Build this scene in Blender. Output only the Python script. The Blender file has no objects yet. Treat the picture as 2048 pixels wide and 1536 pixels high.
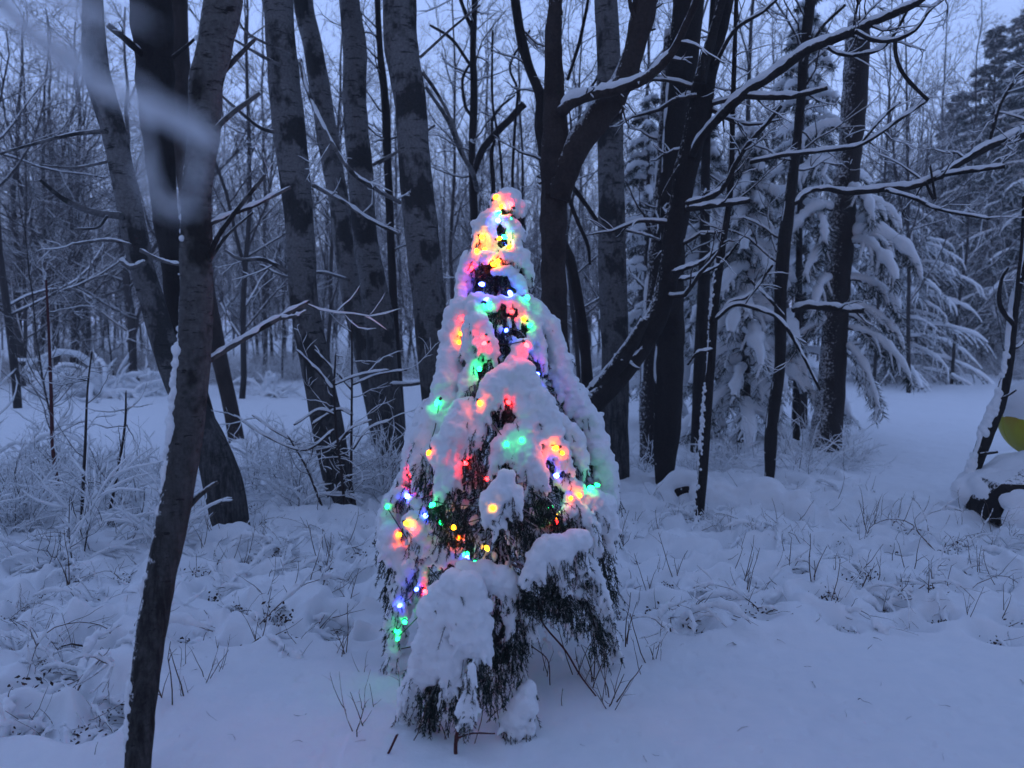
import bpy, math, random
import numpy as np
from mathutils import Vector, noise
from mathutils.bvhtree import BVHTree

random.seed(7)
RNG = np.random.default_rng(11)
SC = bpy.context.scene
COL = SC.collection

# ------------------------------------------------------------------ camera
EYE = 1.6
FPX = 1707.0                      # focal length in photo pixels (2048 wide)
PITCH = math.atan((768 - 640) / FPX)
cam_data = bpy.data.cameras.new('camera')
cam = bpy.data.objects.new('camera', cam_data)
COL.objects.link(cam)
cam.location = (0, 0, EYE)
cam.rotation_euler = (math.pi / 2 - PITCH, 0, 0)
cam_data.sensor_width = 36.0
cam_data.lens = 36.0 * FPX / 2048
cam_data.clip_start = 0.02
cam_data.clip_end = 600
cam_data.dof.use_dof = True
cam_data.dof.focus_distance = 4.3
cam_data.dof.aperture_fstop = 2.6
SC.camera = cam

# ------------------------------------------------------------------ sky, sun, exposure
world = bpy.data.worlds.new('World')
SC.world = world
world.use_nodes = True
nt = world.node_tree
nt.nodes.clear()
SUN_EL, SUN_ROT = math.radians(3), math.radians(200)
out = nt.nodes.new('ShaderNodeOutputWorld')
sky = nt.nodes.new('ShaderNodeTexSky')
sky.sky_type = 'NISHITA'
sky.sun_disc = False
sky.sun_elevation = SUN_EL
sky.sun_rotation = SUN_ROT
bg1 = nt.nodes.new('ShaderNodeBackground')
bg1.inputs['Strength'].default_value = 0.05
nt.links.new(sky.outputs[0], bg1.inputs['Color'])
# the even blue cloud layer of dusk: a little brighter overhead, faint cloud mottling
tc = nt.nodes.new('ShaderNodeTexCoord')
sep = nt.nodes.new('ShaderNodeSeparateXYZ')
nt.links.new(tc.outputs['Generated'], sep.inputs[0])
ramp = nt.nodes.new('ShaderNodeMapRange')
ramp.inputs['From Min'].default_value = 0.0
ramp.inputs['From Max'].default_value = 1.0
ramp.inputs['To Min'].default_value = 1.35
ramp.inputs['To Max'].default_value = 0.80
nt.links.new(sep.outputs['Z'], ramp.inputs['Value'])
cn = nt.nodes.new('ShaderNodeTexNoise')
cn.inputs['Scale'].default_value = 3.0
cn.inputs['Detail'].default_value = 4.0
nt.links.new(tc.outputs['Generated'], cn.inputs['Vector'])
cr = nt.nodes.new('ShaderNodeMapRange')
cr.inputs['From Min'].default_value = 0.3
cr.inputs['From Max'].default_value = 0.7
cr.inputs['To Min'].default_value = 0.88
cr.inputs['To Max'].default_value = 1.1
nt.links.new(cn.outputs['Fac'], cr.inputs['Value'])
mul = nt.nodes.new('ShaderNodeMath')
mul.operation = 'MULTIPLY'
nt.links.new(ramp.outputs[0], mul.inputs[0])
nt.links.new(cr.outputs[0], mul.inputs[1])
bg2 = nt.nodes.new('ShaderNodeBackground')
bg2.inputs['Color'].default_value = (0.340, 0.490, 0.965, 1)
nt.links.new(mul.outputs[0], bg2.inputs['Strength'])
addw = nt.nodes.new('ShaderNodeAddShader')
nt.links.new(bg1.outputs[0], addw.inputs[0])
nt.links.new(bg2.outputs[0], addw.inputs[1])
nt.links.new(addw.outputs[0], out.inputs['Surface'])

sun_data = bpy.data.lights.new('sun', 'SUN')
sun = bpy.data.objects.new('sun', sun_data)
COL.objects.link(sun)
sun_data.energy = 0.06
sun_data.angle = math.radians(40)
sun_data.color = (0.80, 0.88, 1.0)
sun.rotation_euler = (math.radians(58), 0, math.radians(-20))
sun.location = (0, 0, 20)

SC.view_settings.view_transform = 'Standard'
SC.view_settings.look = 'None'
SC.view_settings.exposure = 0.0
SC.view_settings.gamma = 1.0
SC.view_settings.use_curve_mapping = False
SC.cycles.use_denoising = True
SC.cycles.max_bounces = 6
SC.cycles.diffuse_bounces = 4
SC.cycles.glossy_bounces = 2
SC.cycles.transmission_bounces = 2
SC.cycles.volume_bounces = 0
SC.cycles.transparent_max_bounces = 6
SC.cycles.sample_clamp_indirect = 4.0
SC.cycles.use_light_tree = True


# ------------------------------------------------------------------ pixel -> place
CP, SP = math.cos(PITCH), math.sin(PITCH)


def ray(px, py):
    u, v = (px - 1024) / FPX, (768 - py) / FPX
    return np.array([u, CP + v * SP, -SP + v * CP])


def at(px, py, d):
    """the point of the place that stands at distance d (metres ahead) behind photo pixel px, py"""
    r = ray(px, py)
    return np.array([0, 0, EYE]) + r * (d / r[1])


def on_ground(px, py):
    r = ray(px, py)
    p = np.array([0, 0, EYE]) + r * (-EYE / r[2])
    p[2] = height(p[0], p[1])
    return p


# ------------------------------------------------------------------ noise and snow surface
def _hash(ix, iy, seed):
    n = (ix * 374761393 + iy * 668265263 + seed * 974634777) & 0x7fffffff
    n = ((n ^ (n >> 13)) * 1274126177) & 0x7fffffff
    return ((n ^ (n >> 16)) & 0xffff) / 65535.0


def vn(x, y, seed=0):
    x = np.asarray(x, float); y = np.asarray(y, float)
    ix = np.floor(x).astype(np.int64); iy = np.floor(y).astype(np.int64)
    fx = x - ix; fy = y - iy
    fx = fx * fx * fx * (fx * (fx * 6 - 15) + 10); fy = fy * fy * fy * (fy * (fy * 6 - 15) + 10)
    a = _hash(ix, iy, seed); b = _hash(ix + 1, iy, seed)
    c = _hash(ix, iy + 1, seed); d = _hash(ix + 1, iy + 1, seed)
    return (a * (1 - fx) + b * fx) * (1 - fy) + (c * (1 - fx) + d * fx) * fy


def sstep(a, b, x):
    t = np.clip((np.asarray(x, float) - a) / (b - a), 0, 1)
    return t * t * (3 - 2 * t)


def rough_mask(x, y):
    """1 where brush lies under the snow, 0 on the open smooth snow"""
    x = np.asarray(x, float); y = np.asarray(y, float)
    s = x / np.maximum(y, 0.5)
    near = 3.0 + 1.3 * sstep(-.50, -.36, s)
    near = near + 0.5 * (vn(x * 0.9, y * 0.9, 5) - .5)
    far = 9.4 + 2.1 * sstep(-.42, -.28, s) - 4.3 * sstep(.30, .44, s)
    m = sstep(near - 0.3, near + 0.5, y) * (1 - sstep(far - 0.5, far + 1.2, y))
    m2 = sstep(21.5, 24, y)
    return np.maximum(m, m2 * 0.8)


# hollows in the snow where bent weeds hold it up: (px range, py range, count, label, group)
BZ = [
    ((0, 250), (1120, 1460), 42, 'left of the closest trunk', 'low brush left of the closest trunk'),
    ((340, 760), (1085, 1290), 40, 'between closest trunk and lit tree', 'low brush between closest trunk and lit tree'),
    ((1215, 2060), (1075, 1270), 60, 'in the band right of the lit tree', 'low brush right of the lit tree'),
    ((1240, 1720), (900, 1060), 34, 'round the feet of the right trunks', 'low brush round the right trunks'),
    ((0, 330), (930, 1120), 40, 'beneath the tall bushes at left', 'low brush beneath the left bushes'),
    ((480, 800), (930, 1085), 28, 'round the feet of the left aspens', 'low brush round the left aspens'),
]
_pr = random.Random(12)
HOLLOWS = []
for zi, (xr, yr, n, lb, gp) in enumerate(BZ):
    for k in range(n):
        for _ in range(12):
            r_ = ray(_pr.uniform(*xr), _pr.uniform(*yr)); t_ = -EYE / r_[2]
            hx, hy = r_[0] * t_, r_[1] * t_
            if all((hx - q[0]) ** 2 + ((hy - q[1]) * .8) ** 2 > .20 ** 2 for q in HOLLOWS): break
        HOLLOWS.append((hx, hy, _pr.uniform(.06, .13), _pr.uniform(.08, .16), zi))
_H = np.array([h[:4] for h in HOLLOWS])


def hollow_depth(x, y):
    sh = np.broadcast(x, y).shape
    X = np.broadcast_to(x, sh).ravel(); Y = np.broadcast_to(y, sh).ravel(); out_ = np.zeros(X.shape)
    sel = np.where((Y > 2.8) & (Y < 11.5) & (np.abs(X) < 7.5))[0]
    if len(sel):
        o = np.argsort(Y[sel]); sel = sel[o]; ys = Y[sel]
        for hx, hy, r, dp in _H:
            a_, b_ = np.searchsorted(ys, [hy - 3 * r, hy + 3 * r])
            if b_ > a_:
                j = sel[a_:b_]
                q = ((X[j] - hx) ** 2 + (Y[j] - hy) ** 2) / (r * r)
                out_[j] += -dp * np.exp(-q ** 1.5) + .10 * dp * np.exp(-((np.sqrt(q) - 1.7) / .6) ** 2)
    return out_.reshape(sh)


def height(x, y):
    x = np.asarray(x, float); y = np.asarray(y, float)
    h = 0.10 * (vn(x * .33, y * .33, 1) - .5) + 0.03 * (vn(x * 1.1, y * 1.1, 2) - .5)
    far = 0.5 * (vn(x * .08, y * .08, 9) - .3) * sstep(22, 40, y)
    m = rough_mask(x, y)
    b = 1 - np.abs(2 * vn(x * 3.1 + 7, y * 3.1, 3) - 1)
    b2 = 1 - np.abs(2 * vn(x * 6.3, y * 6.3 + 3, 4) - 1)
    lump = 0.13 * b * b + 0.06 * b2 - 0.05 + 0.03 * vn(x * 13, y * 13, 8)
    pits = -0.06 * sstep(0.80, 0.93, vn(x * 5 + 50, y * 5, 6))
    rdg = 0.05 * (1 - np.abs(2 * vn(x * 4.3 + 2 * vn(x * 2, y * 2, 31), y * 7 + 2 * vn(x * 2 + 9, y * 2, 32), 33) - 1)) ** 2 + .018 * vn(x * 24, y * 24, 34)
    fine = 0.006 * vn(x * 9, y * 9, 7) + 0.014 * vn(x * 2.7, y * 2.7, 17)
    dm = -.007 * (1 - m) * sstep(.82, .95, vn(x * 7.7, y * 7.7, 51)) - .004 * (1 - m) * sstep(.7, .9, vn(x * 21, y * 21, 52)) + .006 * (1 - m) * vn(x * 1.9 + .5 * vn(x * 4, y * 4, 54), y * 3.2, 53)
    fine = fine + dm * (y < 14)
    wx = x + .12 * vn(x * 3, y * 3, 41); wy = y + .12 * vn(x * 3, y * 3, 42)
    c1 = vn(wx * 4.6, wy * 3.6, 43); c2 = vn(wx * 10, wy * 8, 44)
    cush = .085 * sstep(.36, .56, c1) + .035 * sstep(.35, .6, c2) * sstep(.3, .5, c1)
    return h + m * (lump * .55 + rdg * .2 + cush * .6 - .03) + hollow_depth(x, y) + fine + far


# ------------------------------------------------------------------ mesh building
class MB:
    def __init__(self):
        self.v = []; self.f = []; self.n = 0

    def add(self, V, F, mat=0):
        self.v.append(np.asarray(V, float)); self.f.append((np.asarray(F, np.int64) + self.n, mat)); self.n += len(V)

    def mesh(self, name, mats, smooth=True):
        me = bpy.data.meshes.new(name)
        V = np.concatenate(self.v) if self.v else np.zeros((0, 3))
        me.vertices.add(len(V)); me.vertices.foreach_set('co', V.astype(np.float32).ravel())
        loops = np.concatenate([f.ravel() for f, _ in self.f]) if self.f else np.zeros(0, int)
        tot = np.concatenate([np.full(len(f), f.shape[1]) for f, _ in self.f]) if self.f else np.zeros(0, int)
        mi = np.concatenate([np.full(len(f), m) for f, m in self.f]) if self.f else np.zeros(0, int)
        me.loops.add(len(loops)); me.loops.foreach_set('vertex_index', loops.astype(np.int32))
        me.polygons.add(len(tot))
        me.polygons.foreach_set('loop_start', np.concatenate([[0], np.cumsum(tot)[:-1]]).astype(np.int32))
        me.polygons.foreach_set('loop_total', tot.astype(np.int32))
        me.polygons.foreach_set('material_index', mi.astype(np.int32))
        me.polygons.foreach_set('use_smooth', np.full(len(tot), smooth))
        me.update(calc_edges=True)
        me.validate()
        for m in (mats if isinstance(mats, (list, tuple)) else [mats]):
            me.materials.append(m)
        return me

    def build(self, name, mats, parent=None, smooth=True):
        return link(name, self.mesh(name, mats, smooth), parent)


def link(name, me, parent=None, loc=None):
    o = bpy.data.objects.new(name, me)
    COL.objects.link(o)
    if parent is not None:
        o.parent = parent
    if loc is not None:
        o.location = loc
    return o


def tag(o, label=None, cat=None, group=None, kind=None):
    if label: o['label'] = label
    if cat: o['category'] = cat
    if group: o['group'] = group
    if kind: o['kind'] = kind
    return o


def thing(name, loc, label, cat, group=None, rz=0):
    o = bpy.data.objects.new(name, None)
    o.empty_display_size = 0.1
    COL.objects.link(o)
    o.location = loc
    o.rotation_euler = (0, 0, rz)
    return tag(o, label, cat, group)


def copy_tree(o, parent=None):
    c = o.copy()
    COL.objects.link(c)
    if parent is not None:
        c.parent = parent
    for ch in CHILDREN.get(o.name, []):
        copy_tree(ch, c)
    return c


CHILDREN = {}


def remember(o):
    CHILDREN[o.name] = list(o.children)
    for ch in CHILDREN[o.name]:
        remember(ch)


def norm(a):
    return a / np.maximum(np.linalg.norm(a, axis=-1, keepdims=True), 1e-9)


def tubes(mb, P, R, sides=5, mat=0, cap=False, rough=None):
    """P (M,N,3) centre lines, R (M,N) radii"""
    P = np.asarray(P, float); R = np.asarray(R, float)
    if P.ndim == 2:
        P = P[None]; R = R[None]
    M, N = R.shape
    if M == 0:
        return
    T = norm(np.gradient(P, axis=1))
    D = norm(P[:, -1] - P[:, 0])
    ref = np.where((np.abs(D[:, 0:1]) < .6), np.array([[1., 0, 0]]), np.array([[0, 1., 0]]))
    ref = np.where((np.abs(D[:, 0:1]) >= .6) & (np.abs(D[:, 1:2]) >= .6), np.array([[0, 0, 1.]]), ref)
    n1 = norm(np.cross(T, ref[:, None, :]))
    n2 = np.cross(T, n1)
    a = np.arange(sides) * 2 * math.pi / sides
    ca, sa = np.cos(a), np.sin(a)
    RR = R[:, :, None] * np.ones(sides)
    if rough is not None:
        RR = RR * rough(M, N, sides)
    V = P[:, :, None, :] + RR[..., None] * (ca[None, None, :, None] * n1[:, :, None, :] + sa[None, None, :, None] * n2[:, :, None, :])
    i = np.arange(N - 1)[:, None] * sides + np.arange(sides)[None]
    j = np.arange(N - 1)[:, None] * sides + (np.arange(sides)[None] + 1) % sides
    q = np.stack([i, j, j + sides, i + sides], -1).reshape(-1, 4)
    F = (np.arange(M)[:, None, None] * (N * sides) + q[None]).reshape(-1, 4)
    mb.add(V.reshape(-1, 3), F, mat)
    if cap:
        for k in range(M):
            base = mb.n - M * N * sides + k * N * sides
            c = np.arange(sides)
            mb.f.append((np.array([base + (N - 1) * sides + c]), mat))
            mb.f.append((np.array([base + c[::-1]]), mat))


def spline(K, n):
    """Catmull-Rom through rows of K (any columns), n samples"""
    K = np.asarray(K, float)
    if len(K) == 2:
        t = np.linspace(0, 1, n)[:, None]
        return K[0] * (1 - t) + K[1] * t
    Kp = np.vstack([2 * K[0] - K[1], K, 2 * K[-1] - K[-2]])
    L = np.concatenate([[0], np.cumsum(np.linalg.norm(np.diff(K[:, :2], axis=0), axis=1) + 1e-6)])
    s = np.linspace(0, L[-1], n)
    k = np.clip(np.searchsorted(L, s, side='right') - 1, 0, len(K) - 2)
    t = ((s - L[k]) / (L[k + 1] - L[k]))[:, None]
    p0, p1, p2, p3 = Kp[k], Kp[k + 1], Kp[k + 2], Kp[k + 3]
    return 0.5 * ((2 * p1) + (-p0 + p2) * t + (2 * p0 - 5 * p1 + 4 * p2 - p3) * t ** 2 + (-p0 + 3 * p1 - 3 * p2 + p3) * t ** 3)


def ray_arr(px, py):
    u, v = (px - 1024) / FPX, (768 - py) / FPX
    return np.stack([u, CP + v * SP, -SP + v * CP], -1)


def trace(K, d, n):
    """rows (px, py, width px) at depth d (number or per-row list) -> P (n,3), R (n)"""
    K = np.asarray(K, float)
    dd = np.full(len(K), float(d)) if np.isscalar(d) else np.asarray(d, float)
    S = spline(np.column_stack([K, dd]), n)
    r = ray_arr(S[:, 0], S[:, 1])
    P = np.array([0, 0, EYE]) + r * (S[:, 3:4] / r[:, 1:2])
    return P, np.maximum(S[:, 2], 1.0) / 2 * S[:, 3] / FPX


# ------------------------------------------------------------------ materials
def new_mat(name):
    m = bpy.data.materials.new(name)
    m.use_nodes = True
    nt = m.node_tree
    b = nt.nodes['Principled BSDF']
    return m, nt, b


def node(nt, t, **kw):
    n = nt.nodes.new(t)
    for k, v in kw.items():
        n.inputs[k].default_value = v
    return n


def noise_tex(nt, vec, scale, detail=3, rough=.55):
    n = nt.nodes.new('ShaderNodeTexNoise')
    n.inputs['Scale'].default_value = scale
    n.inputs['Detail'].default_value = detail
    n.inputs['Roughness'].default_value = rough
    if vec is not None:
        nt.links.new(vec, n.inputs['Vector'])
    return n.outputs['Fac']


def mrange(nt, val, a, b, c=0., d=1.):
    n = nt.nodes.new('ShaderNodeMapRange')
    n.inputs['From Min'].default_value = a; n.inputs['From Max'].default_value = b
    n.inputs['To Min'].default_value = c; n.inputs['To Max'].default_value = d
    nt.links.new(val, n.inputs['Value'])
    return n.outputs[0]


def mth(nt, op, a, b):
    n = nt.nodes.new('ShaderNodeMath'); n.operation = op
    for i, s in enumerate((a, b)):
        if isinstance(s, (int, float)): n.inputs[i].default_value = s
        else: nt.links.new(s, n.inputs[i])
    return n.outputs[0]


def mixc(nt, fac, a, b):
    n = nt.nodes.new('ShaderNodeMix'); n.data_type = 'RGBA'
    if isinstance(fac, (int, float)): n.inputs['Factor'].default_value = fac
    else: nt.links.new(fac, n.inputs['Factor'])
    for key, s in (('A', a), ('B', b)):
        sock = [i for i in n.inputs if i.name == key and i.type == 'RGBA'][0]
        if isinstance(s, tuple): sock.default_value = (*s, 1)
        else: nt.links.new(s, sock)
    return [o for o in n.outputs if o.type == 'RGBA'][0]


def bump(nt, b, h, dist, strength=1.0):
    n = nt.nodes.new('ShaderNodeBump')
    n.inputs['Distance'].default_value = dist
    n.inputs['Strength'].default_value = strength
    nt.links.new(h, n.inputs['Height'])
    nt.links.new(n.outputs[0], b.inputs['Normal'])


def objvec(nt, scale=(1, 1, 1)):
    t = nt.nodes.new('ShaderNodeTexCoord')
    m = nt.nodes.new('ShaderNodeMapping')
    m.inputs['Scale'].default_value = scale
    nt.links.new(t.outputs['Object'], m.inputs['Vector'])
    return m.outputs[0]


SNOW = (0.86, 0.88, 0.90)


def snow_material(name, sss=0.0):
    m, nt, b = new_mat(name)
    v = objvec(nt)
    n1 = noise_tex(nt, v, 60, 4, .7)
    n2 = noise_tex(nt, v, 9, 3, .6)
    nt.links.new(mixc(nt, mrange(nt, n2, .35, .65), (0.82, 0.85, 0.88), SNOW), b.inputs['Base Color'])
    b.inputs['Roughness'].default_value = 0.85
    b.inputs['Specular IOR Level'].default_value = 0.2
    if sss:
        b.inputs['Subsurface Weight'].default_value = sss
        b.inputs['Subsurface Radius'].default_value = (1, 1, 1)
        b.inputs['Subsurface Scale'].default_value = 0.018
    bump(nt, b, mth(nt, 'ADD', mth(nt, 'MULTIPLY', n1, .5), n2), 0.006, 0.8)
    return m


def up_snow_fac(nt, lo, hi, nscale=25, side=0.0):
    """0..1 where snow has settled: on faces that look up (and, with side, on the windward -X side)"""
    g = nt.nodes.new('ShaderNodeNewGeometry')
    s = nt.nodes.new('ShaderNodeSeparateXYZ')
    nt.links.new(g.outputs['Normal'], s.inputs[0])
    val = s.outputs['Z']
    if side:
        val = mth(nt, 'ADD', mth(nt, 'MULTIPLY', s.outputs['X'], -side), val)
    n = noise_tex(nt, objvec(nt), nscale, 3, .7)
    val = mth(nt, 'ADD', val, mth(nt, 'MULTIPLY', mth(nt, 'SUBTRACT', n, .5), 1.4))
    return mrange(nt, val, lo, hi)


def bark_material(name, light, dark, dark_z=1.4, amount=.5, side=.55, lo=.75, hi=.95, lent=True, hscale=(5, 5, 26)):
    m, nt, b = new_mat(name)
    v = objvec(nt)
    big = noise_tex(nt, objvec(nt, (2.2, 2.2, 1.5)), 1.6, 4, .65)
    hz = noise_tex(nt, objvec(nt, hscale), 2.2, 5, .75)
    fine = noise_tex(nt, v, 55, 3, .7)
    fissure = noise_tex(nt, objvec(nt, (26, 26, 5)), 1.5, 4, .7)
    sx = nt.nodes.new('ShaderNodeSeparateXYZ')
    t = nt.nodes.new('ShaderNodeTexCoord'); nt.links.new(t.outputs['Object'], sx.inputs[0])
    low = mrange(nt, mth(nt, 'ADD', sx.outputs['Z'], mth(nt, 'MULTIPLY', big, 2.2)), dark_z + .4, dark_z + 2.2, 1., 0.)
    patch = mrange(nt, big, .50, .58)
    dk = mth(nt, 'MAXIMUM', mth(nt, 'MULTIPLY', patch, amount), mth(nt, 'MULTIPLY', low, mrange(nt, fissure, .35, .6, .55, 1.)))
    if lent:
        dk = mth(nt, 'MAXIMUM', dk, mrange(nt, hz, .54, .64))
    c = mixc(nt, dk, light, dark)
    c = mixc(nt, mrange(nt, fine, .3, .75, 0, .55), c, tuple(x * .45 for x in dark))
    sf = up_snow_fac(nt, lo, hi, 38, side)
    c = mixc(nt, sf, c, SNOW)
    nt.links.new(c, b.inputs['Base Color'])
    b.inputs['Roughness'].default_value = 0.9
    b.inputs['Specular IOR Level'].default_value = 0.15
    bump(nt, b, mth(nt, 'ADD', mth(nt, 'ADD', hz, fissure), mth(nt, 'MULTIPLY', fine, .4)), 0.012, 0.9)
    return m


def twig_material(name, col, lo, hi, nscale=14):
    m, nt, b = new_mat(name)
    n = noise_tex(nt, objvec(nt), 9, 3, .6)
    c = mixc(nt, n, tuple(x * .6 for x in col), tuple(x * 1.5 for x in col))
    c = mixc(nt, up_snow_fac(nt, lo, hi, nscale), c, SNOW)
    nt.links.new(c, b.inputs['Base Color'])
    b.inputs['Roughness'].default_value = 0.9
    b.inputs['Specular IOR Level'].default_value = 0.1
    return m


def plain(name, col, rough=.8, spec=.2):
    m, nt, b = new_mat(name)
    n = noise_tex(nt, objvec(nt), 30, 3, .6)
    nt.links.new(mixc(nt, n, tuple(x * .6 for x in col), tuple(min(x * 1.4, 1) for x in col)), b.inputs['Base Color'])
    b.inputs['Roughness'].default_value = rough
    b.inputs['Specular IOR Level'].default_value = spec
    return m


M_SNOW = snow_material('snow')
M_SNOW_TREE = snow_material('snow_on_fir', 0.6)
M_GROUND = snow_material('ground_snow')
M_BIRCH = bark_material('aspen_bark', (0.235, 0.23, 0.23), (0.032, 0.033, 0.034), dark_z=1.2, amount=.9, hscale=(3, 3, 13))
M_BIRCH_NEAR = bark_material('aspen_bark_near', (0.17, 0.165, 0.16), (0.024, 0.022, 0.021), dark_z=1.0, amount=.9, hscale=(7, 7, 24), lo=.62, hi=.85)
M_DARK = bark_material('dark_bark', (0.038, 0.034, 0.033), (0.020, 0.018, 0.018), dark_z=0, amount=.6, lent=False)
M_SNAG = bark_material('dead_wood', (0.065, 0.052, 0.048), (0.028, 0.022, 0.021), dark_z=0, amount=.6, lent=False)
M_PLASTERED = bark_material('plastered_bark', (0.045, 0.038, 0.037), (0.028, 0.024, 0.024), dark_z=0, lo=.25, hi=.55, side=.3, lent=False)
M_TWIG = twig_material('twig', (0.040, 0.033, 0.032), .30, .75)
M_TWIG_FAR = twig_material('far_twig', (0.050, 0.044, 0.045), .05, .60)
M_FROST = twig_material('frosted_twig', (0.09, 0.075, 0.07), -.60, .05)
M_TWIG_CROWN = twig_material('crown_twig', (0.040, 0.033, 0.032), -.05, .5)
M_RED_TWIG = twig_material('red_twig', (0.085, 0.030, 0.030), .75, .95)
M_DRY = twig_material('dry_stem', (0.10, 0.068, 0.05), .35, .8)
M_LEAF = plain('withered_leaf', (0.045, 0.026, 0.022))
M_NEEDLE = twig_material('fir_needles', (0.018, 0.034, 0.026), .80, 1.15, 60)
M_PINE = twig_material('pine_needles', (0.022, 0.034, 0.030), .45, .95, 22)
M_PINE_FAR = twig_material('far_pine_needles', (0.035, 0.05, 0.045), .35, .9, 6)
M_WIRE = plain('green_wire', (0.02, 0.045, 0.025), .5, .4)


# ------------------------------------------------------------------ snow lumps melted together
_ico = None


def ico():
    global _ico
    if _ico is None:
        import bmesh
        bm = bmesh.new()
        bmesh.ops.create_icosphere(bm, subdivisions=2, radius=1.0)
        V = np.array([v.co[:] for v in bm.verts]); F = np.array([[v.index for v in f.verts] for f in bm.faces])
        bm.free()
        _ico = (V, F)
    return _ico


def melt(S, voxel, name, mat, amp=0.25, freq=1.0, smooth=3):
    """S (n,4 or n,6): x,y,z,r(,flatten z) spheres fused into one snow surface"""
    S = np.asarray(S, float)
    V0, F0 = ico()
    fl = S[:, 4:5] if S.shape[1] > 4 else np.ones((len(S), 1))
    sc = np.concatenate([S[:, 3:4], S[:, 3:4], S[:, 3:4] * fl], 1)
    V = S[:, None, :3] + sc[:, None, :] * V0[None]
    F = (np.arange(len(S))[:, None, None] * len(V0) + F0[None]).reshape(-1, 3)
    mb = MB(); mb.add(V.reshape(-1, 3), F)
    me = mb.mesh('tmp', mat)
    o = bpy.data.objects.new('tmp', me); COL.objects.link(o)
    r = o.modifiers.new('r', 'REMESH'); r.mode = 'VOXEL'; r.voxel_size = voxel; r.use_smooth_shade = True
    if smooth:
        s = o.modifiers.new('s', 'SMOOTH'); s.factor = 0.6; s.iterations = smooth
    dg = bpy.context.evaluated_depsgraph_get()
    res = bpy.data.meshes.new_from_object(o.evaluated_get(dg))
    bpy.data.objects.remove(o); bpy.data.meshes.remove(me)
    res.name = name
    n = len(res.vertices)
    co = np.zeros(n * 3, np.float32); res.vertices.foreach_get('co', co); co = co.reshape(-1, 3).astype(float)
    no = np.zeros(n * 3, np.float32); res.vertex_normals.foreach_get('vector', no); no = no.reshape(-1, 3)
    a = voxel * amp * 4
    d = (vn(co[:, 0] * 22 * freq + co[:, 1] * 13, co[:, 2] * 22 * freq - co[:, 1] * 9, 3) - .5) + .5 * (vn(co[:, 0] * 55 * freq, co[:, 2] * 55 * freq + co[:, 1] * 40, 4) - .5)
    co = co + no * (d * a)[:, None]
    res.vertices.foreach_set('co', co.astype(np.float32).ravel())
    res.update()
    res.materials.clear(); res.materials.append(mat)
    res.polygons.foreach_set('use_smooth', np.full(len(res.polygons), True))
    return res


def stroke_spheres(P, R, rng, jit=.22, step=.45, flat=1.0):
    out_ = []
    L = np.linalg.norm(np.diff(P, axis=0), axis=1); cum = np.concatenate([[0], np.cumsum(L)])
    s = 0.0
    while s < cum[-1]:
        p = np.array([np.interp(s, cum, P[:, k]) for k in range(3)]); r = np.interp(s, cum, R)
        rr = r * rng.uniform(.82, 1.15)
        out_.append([*(p + rng.normal(0, jit * r * .5, 3)), rr, flat])
        s += max(r * step, .003)
    return out_


# ------------------------------------------------------------------ ground sheet
def build_ground():
    radii = np.concatenate([np.linspace(0.3, 2.2, 14)[:-1], 2.2 * np.exp(np.linspace(0, math.log(30 / 2.2), 640)), np.geomspace(31, 300, 40)])
    ang = np.concatenate([np.linspace(-math.pi, -0.72, 60)[:-1], np.linspace(-0.72, 0.72, 760), np.linspace(0.72, math.pi, 60)[1:-1]])
    A, Rr = np.meshgrid(ang, radii)
    X = Rr * np.sin(A); Y = Rr * np.cos(A)
    Z = height(X, Y)
    n, k = A.shape
    V = np.stack([X, Y, Z], -1).reshape(-1, 3)
    V = np.vstack([V, [[0, 0, float(height(0, 0))]]])
    i = np.arange(n - 1)[:, None] * k + np.arange(k)[None]
    j = np.arange(n - 1)[:, None] * k + (np.arange(k)[None] + 1) % k
    mb = MB(); mb.add(V, np.stack([i, i + k, j + k, j], -1).reshape(-1, 4))
    c = np.arange(k)
    mb.f.append((np.stack([np.full(k, n * k), c, (c + 1) % k], -1), 0))
    return tag(mb.build('ground', M_GROUND), kind='structure')


ground = build_ground()


# ------------------------------------------------------------------ traced trees
def rough_fn(amp, seed):
    def f(M, N, sides):
        r = np.random.default_rng(seed)
        a = r.normal(0, 1, (M, N, sides))
        # smooth along length and round the trunk
        k = (a + np.roll(a, 1, 2) + np.roll(a, -1, 2)) / 2
        k2 = k.copy(); k2[:, 1:-1] = (k[:, :-2] + k[:, 1:-1] * 2 + k[:, 2:]) / 2.6
        return 1 + amp * k2
    return f


def snow_on(P, R, rng, thick=1.0, mode='top', patch=0.0):
    """spheres-free snow: a ridge lying along a branch or stuck to the windward side of a trunk"""
    T = norm(np.gradient(P, axis=0))
    hz = np.sqrt(np.clip(1 - T[:, 2] ** 2, 0, 1))
    n = len(P)
    w = vn(np.arange(n) * .35 + rng.uniform(0, 99), np.zeros(n) + rng.uniform(0, 99), 1)
    w2 = vn(np.arange(n) * 1.3 + rng.uniform(0, 99), np.zeros(n), 2)
    k = (.35 + .8 * w + .5 * w2) * thick
    if patch:
        k = k * sstep(patch - .12, patch + .12, w)
    if mode == 'top':
        h = k * np.clip(hz * 1.25, 0, 1) * sstep(.15, .5, hz)
        r = (R * .75 + .003) * np.minimum(h, 1.4)
        Q = P + np.stack([np.zeros(n), np.zeros(n), R * .45 + r * .35], -1)
    else:
        r = R * .55 * k
        side = norm(np.cross(T, np.cross([-0.9, -0.30, 0.15], T)))
        Q = P + side * (R * .82)[:, None]
    r = np.maximum(r, 1e-4)
    r[0] *= .2; r[-1] *= .2
    return Q, r


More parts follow.
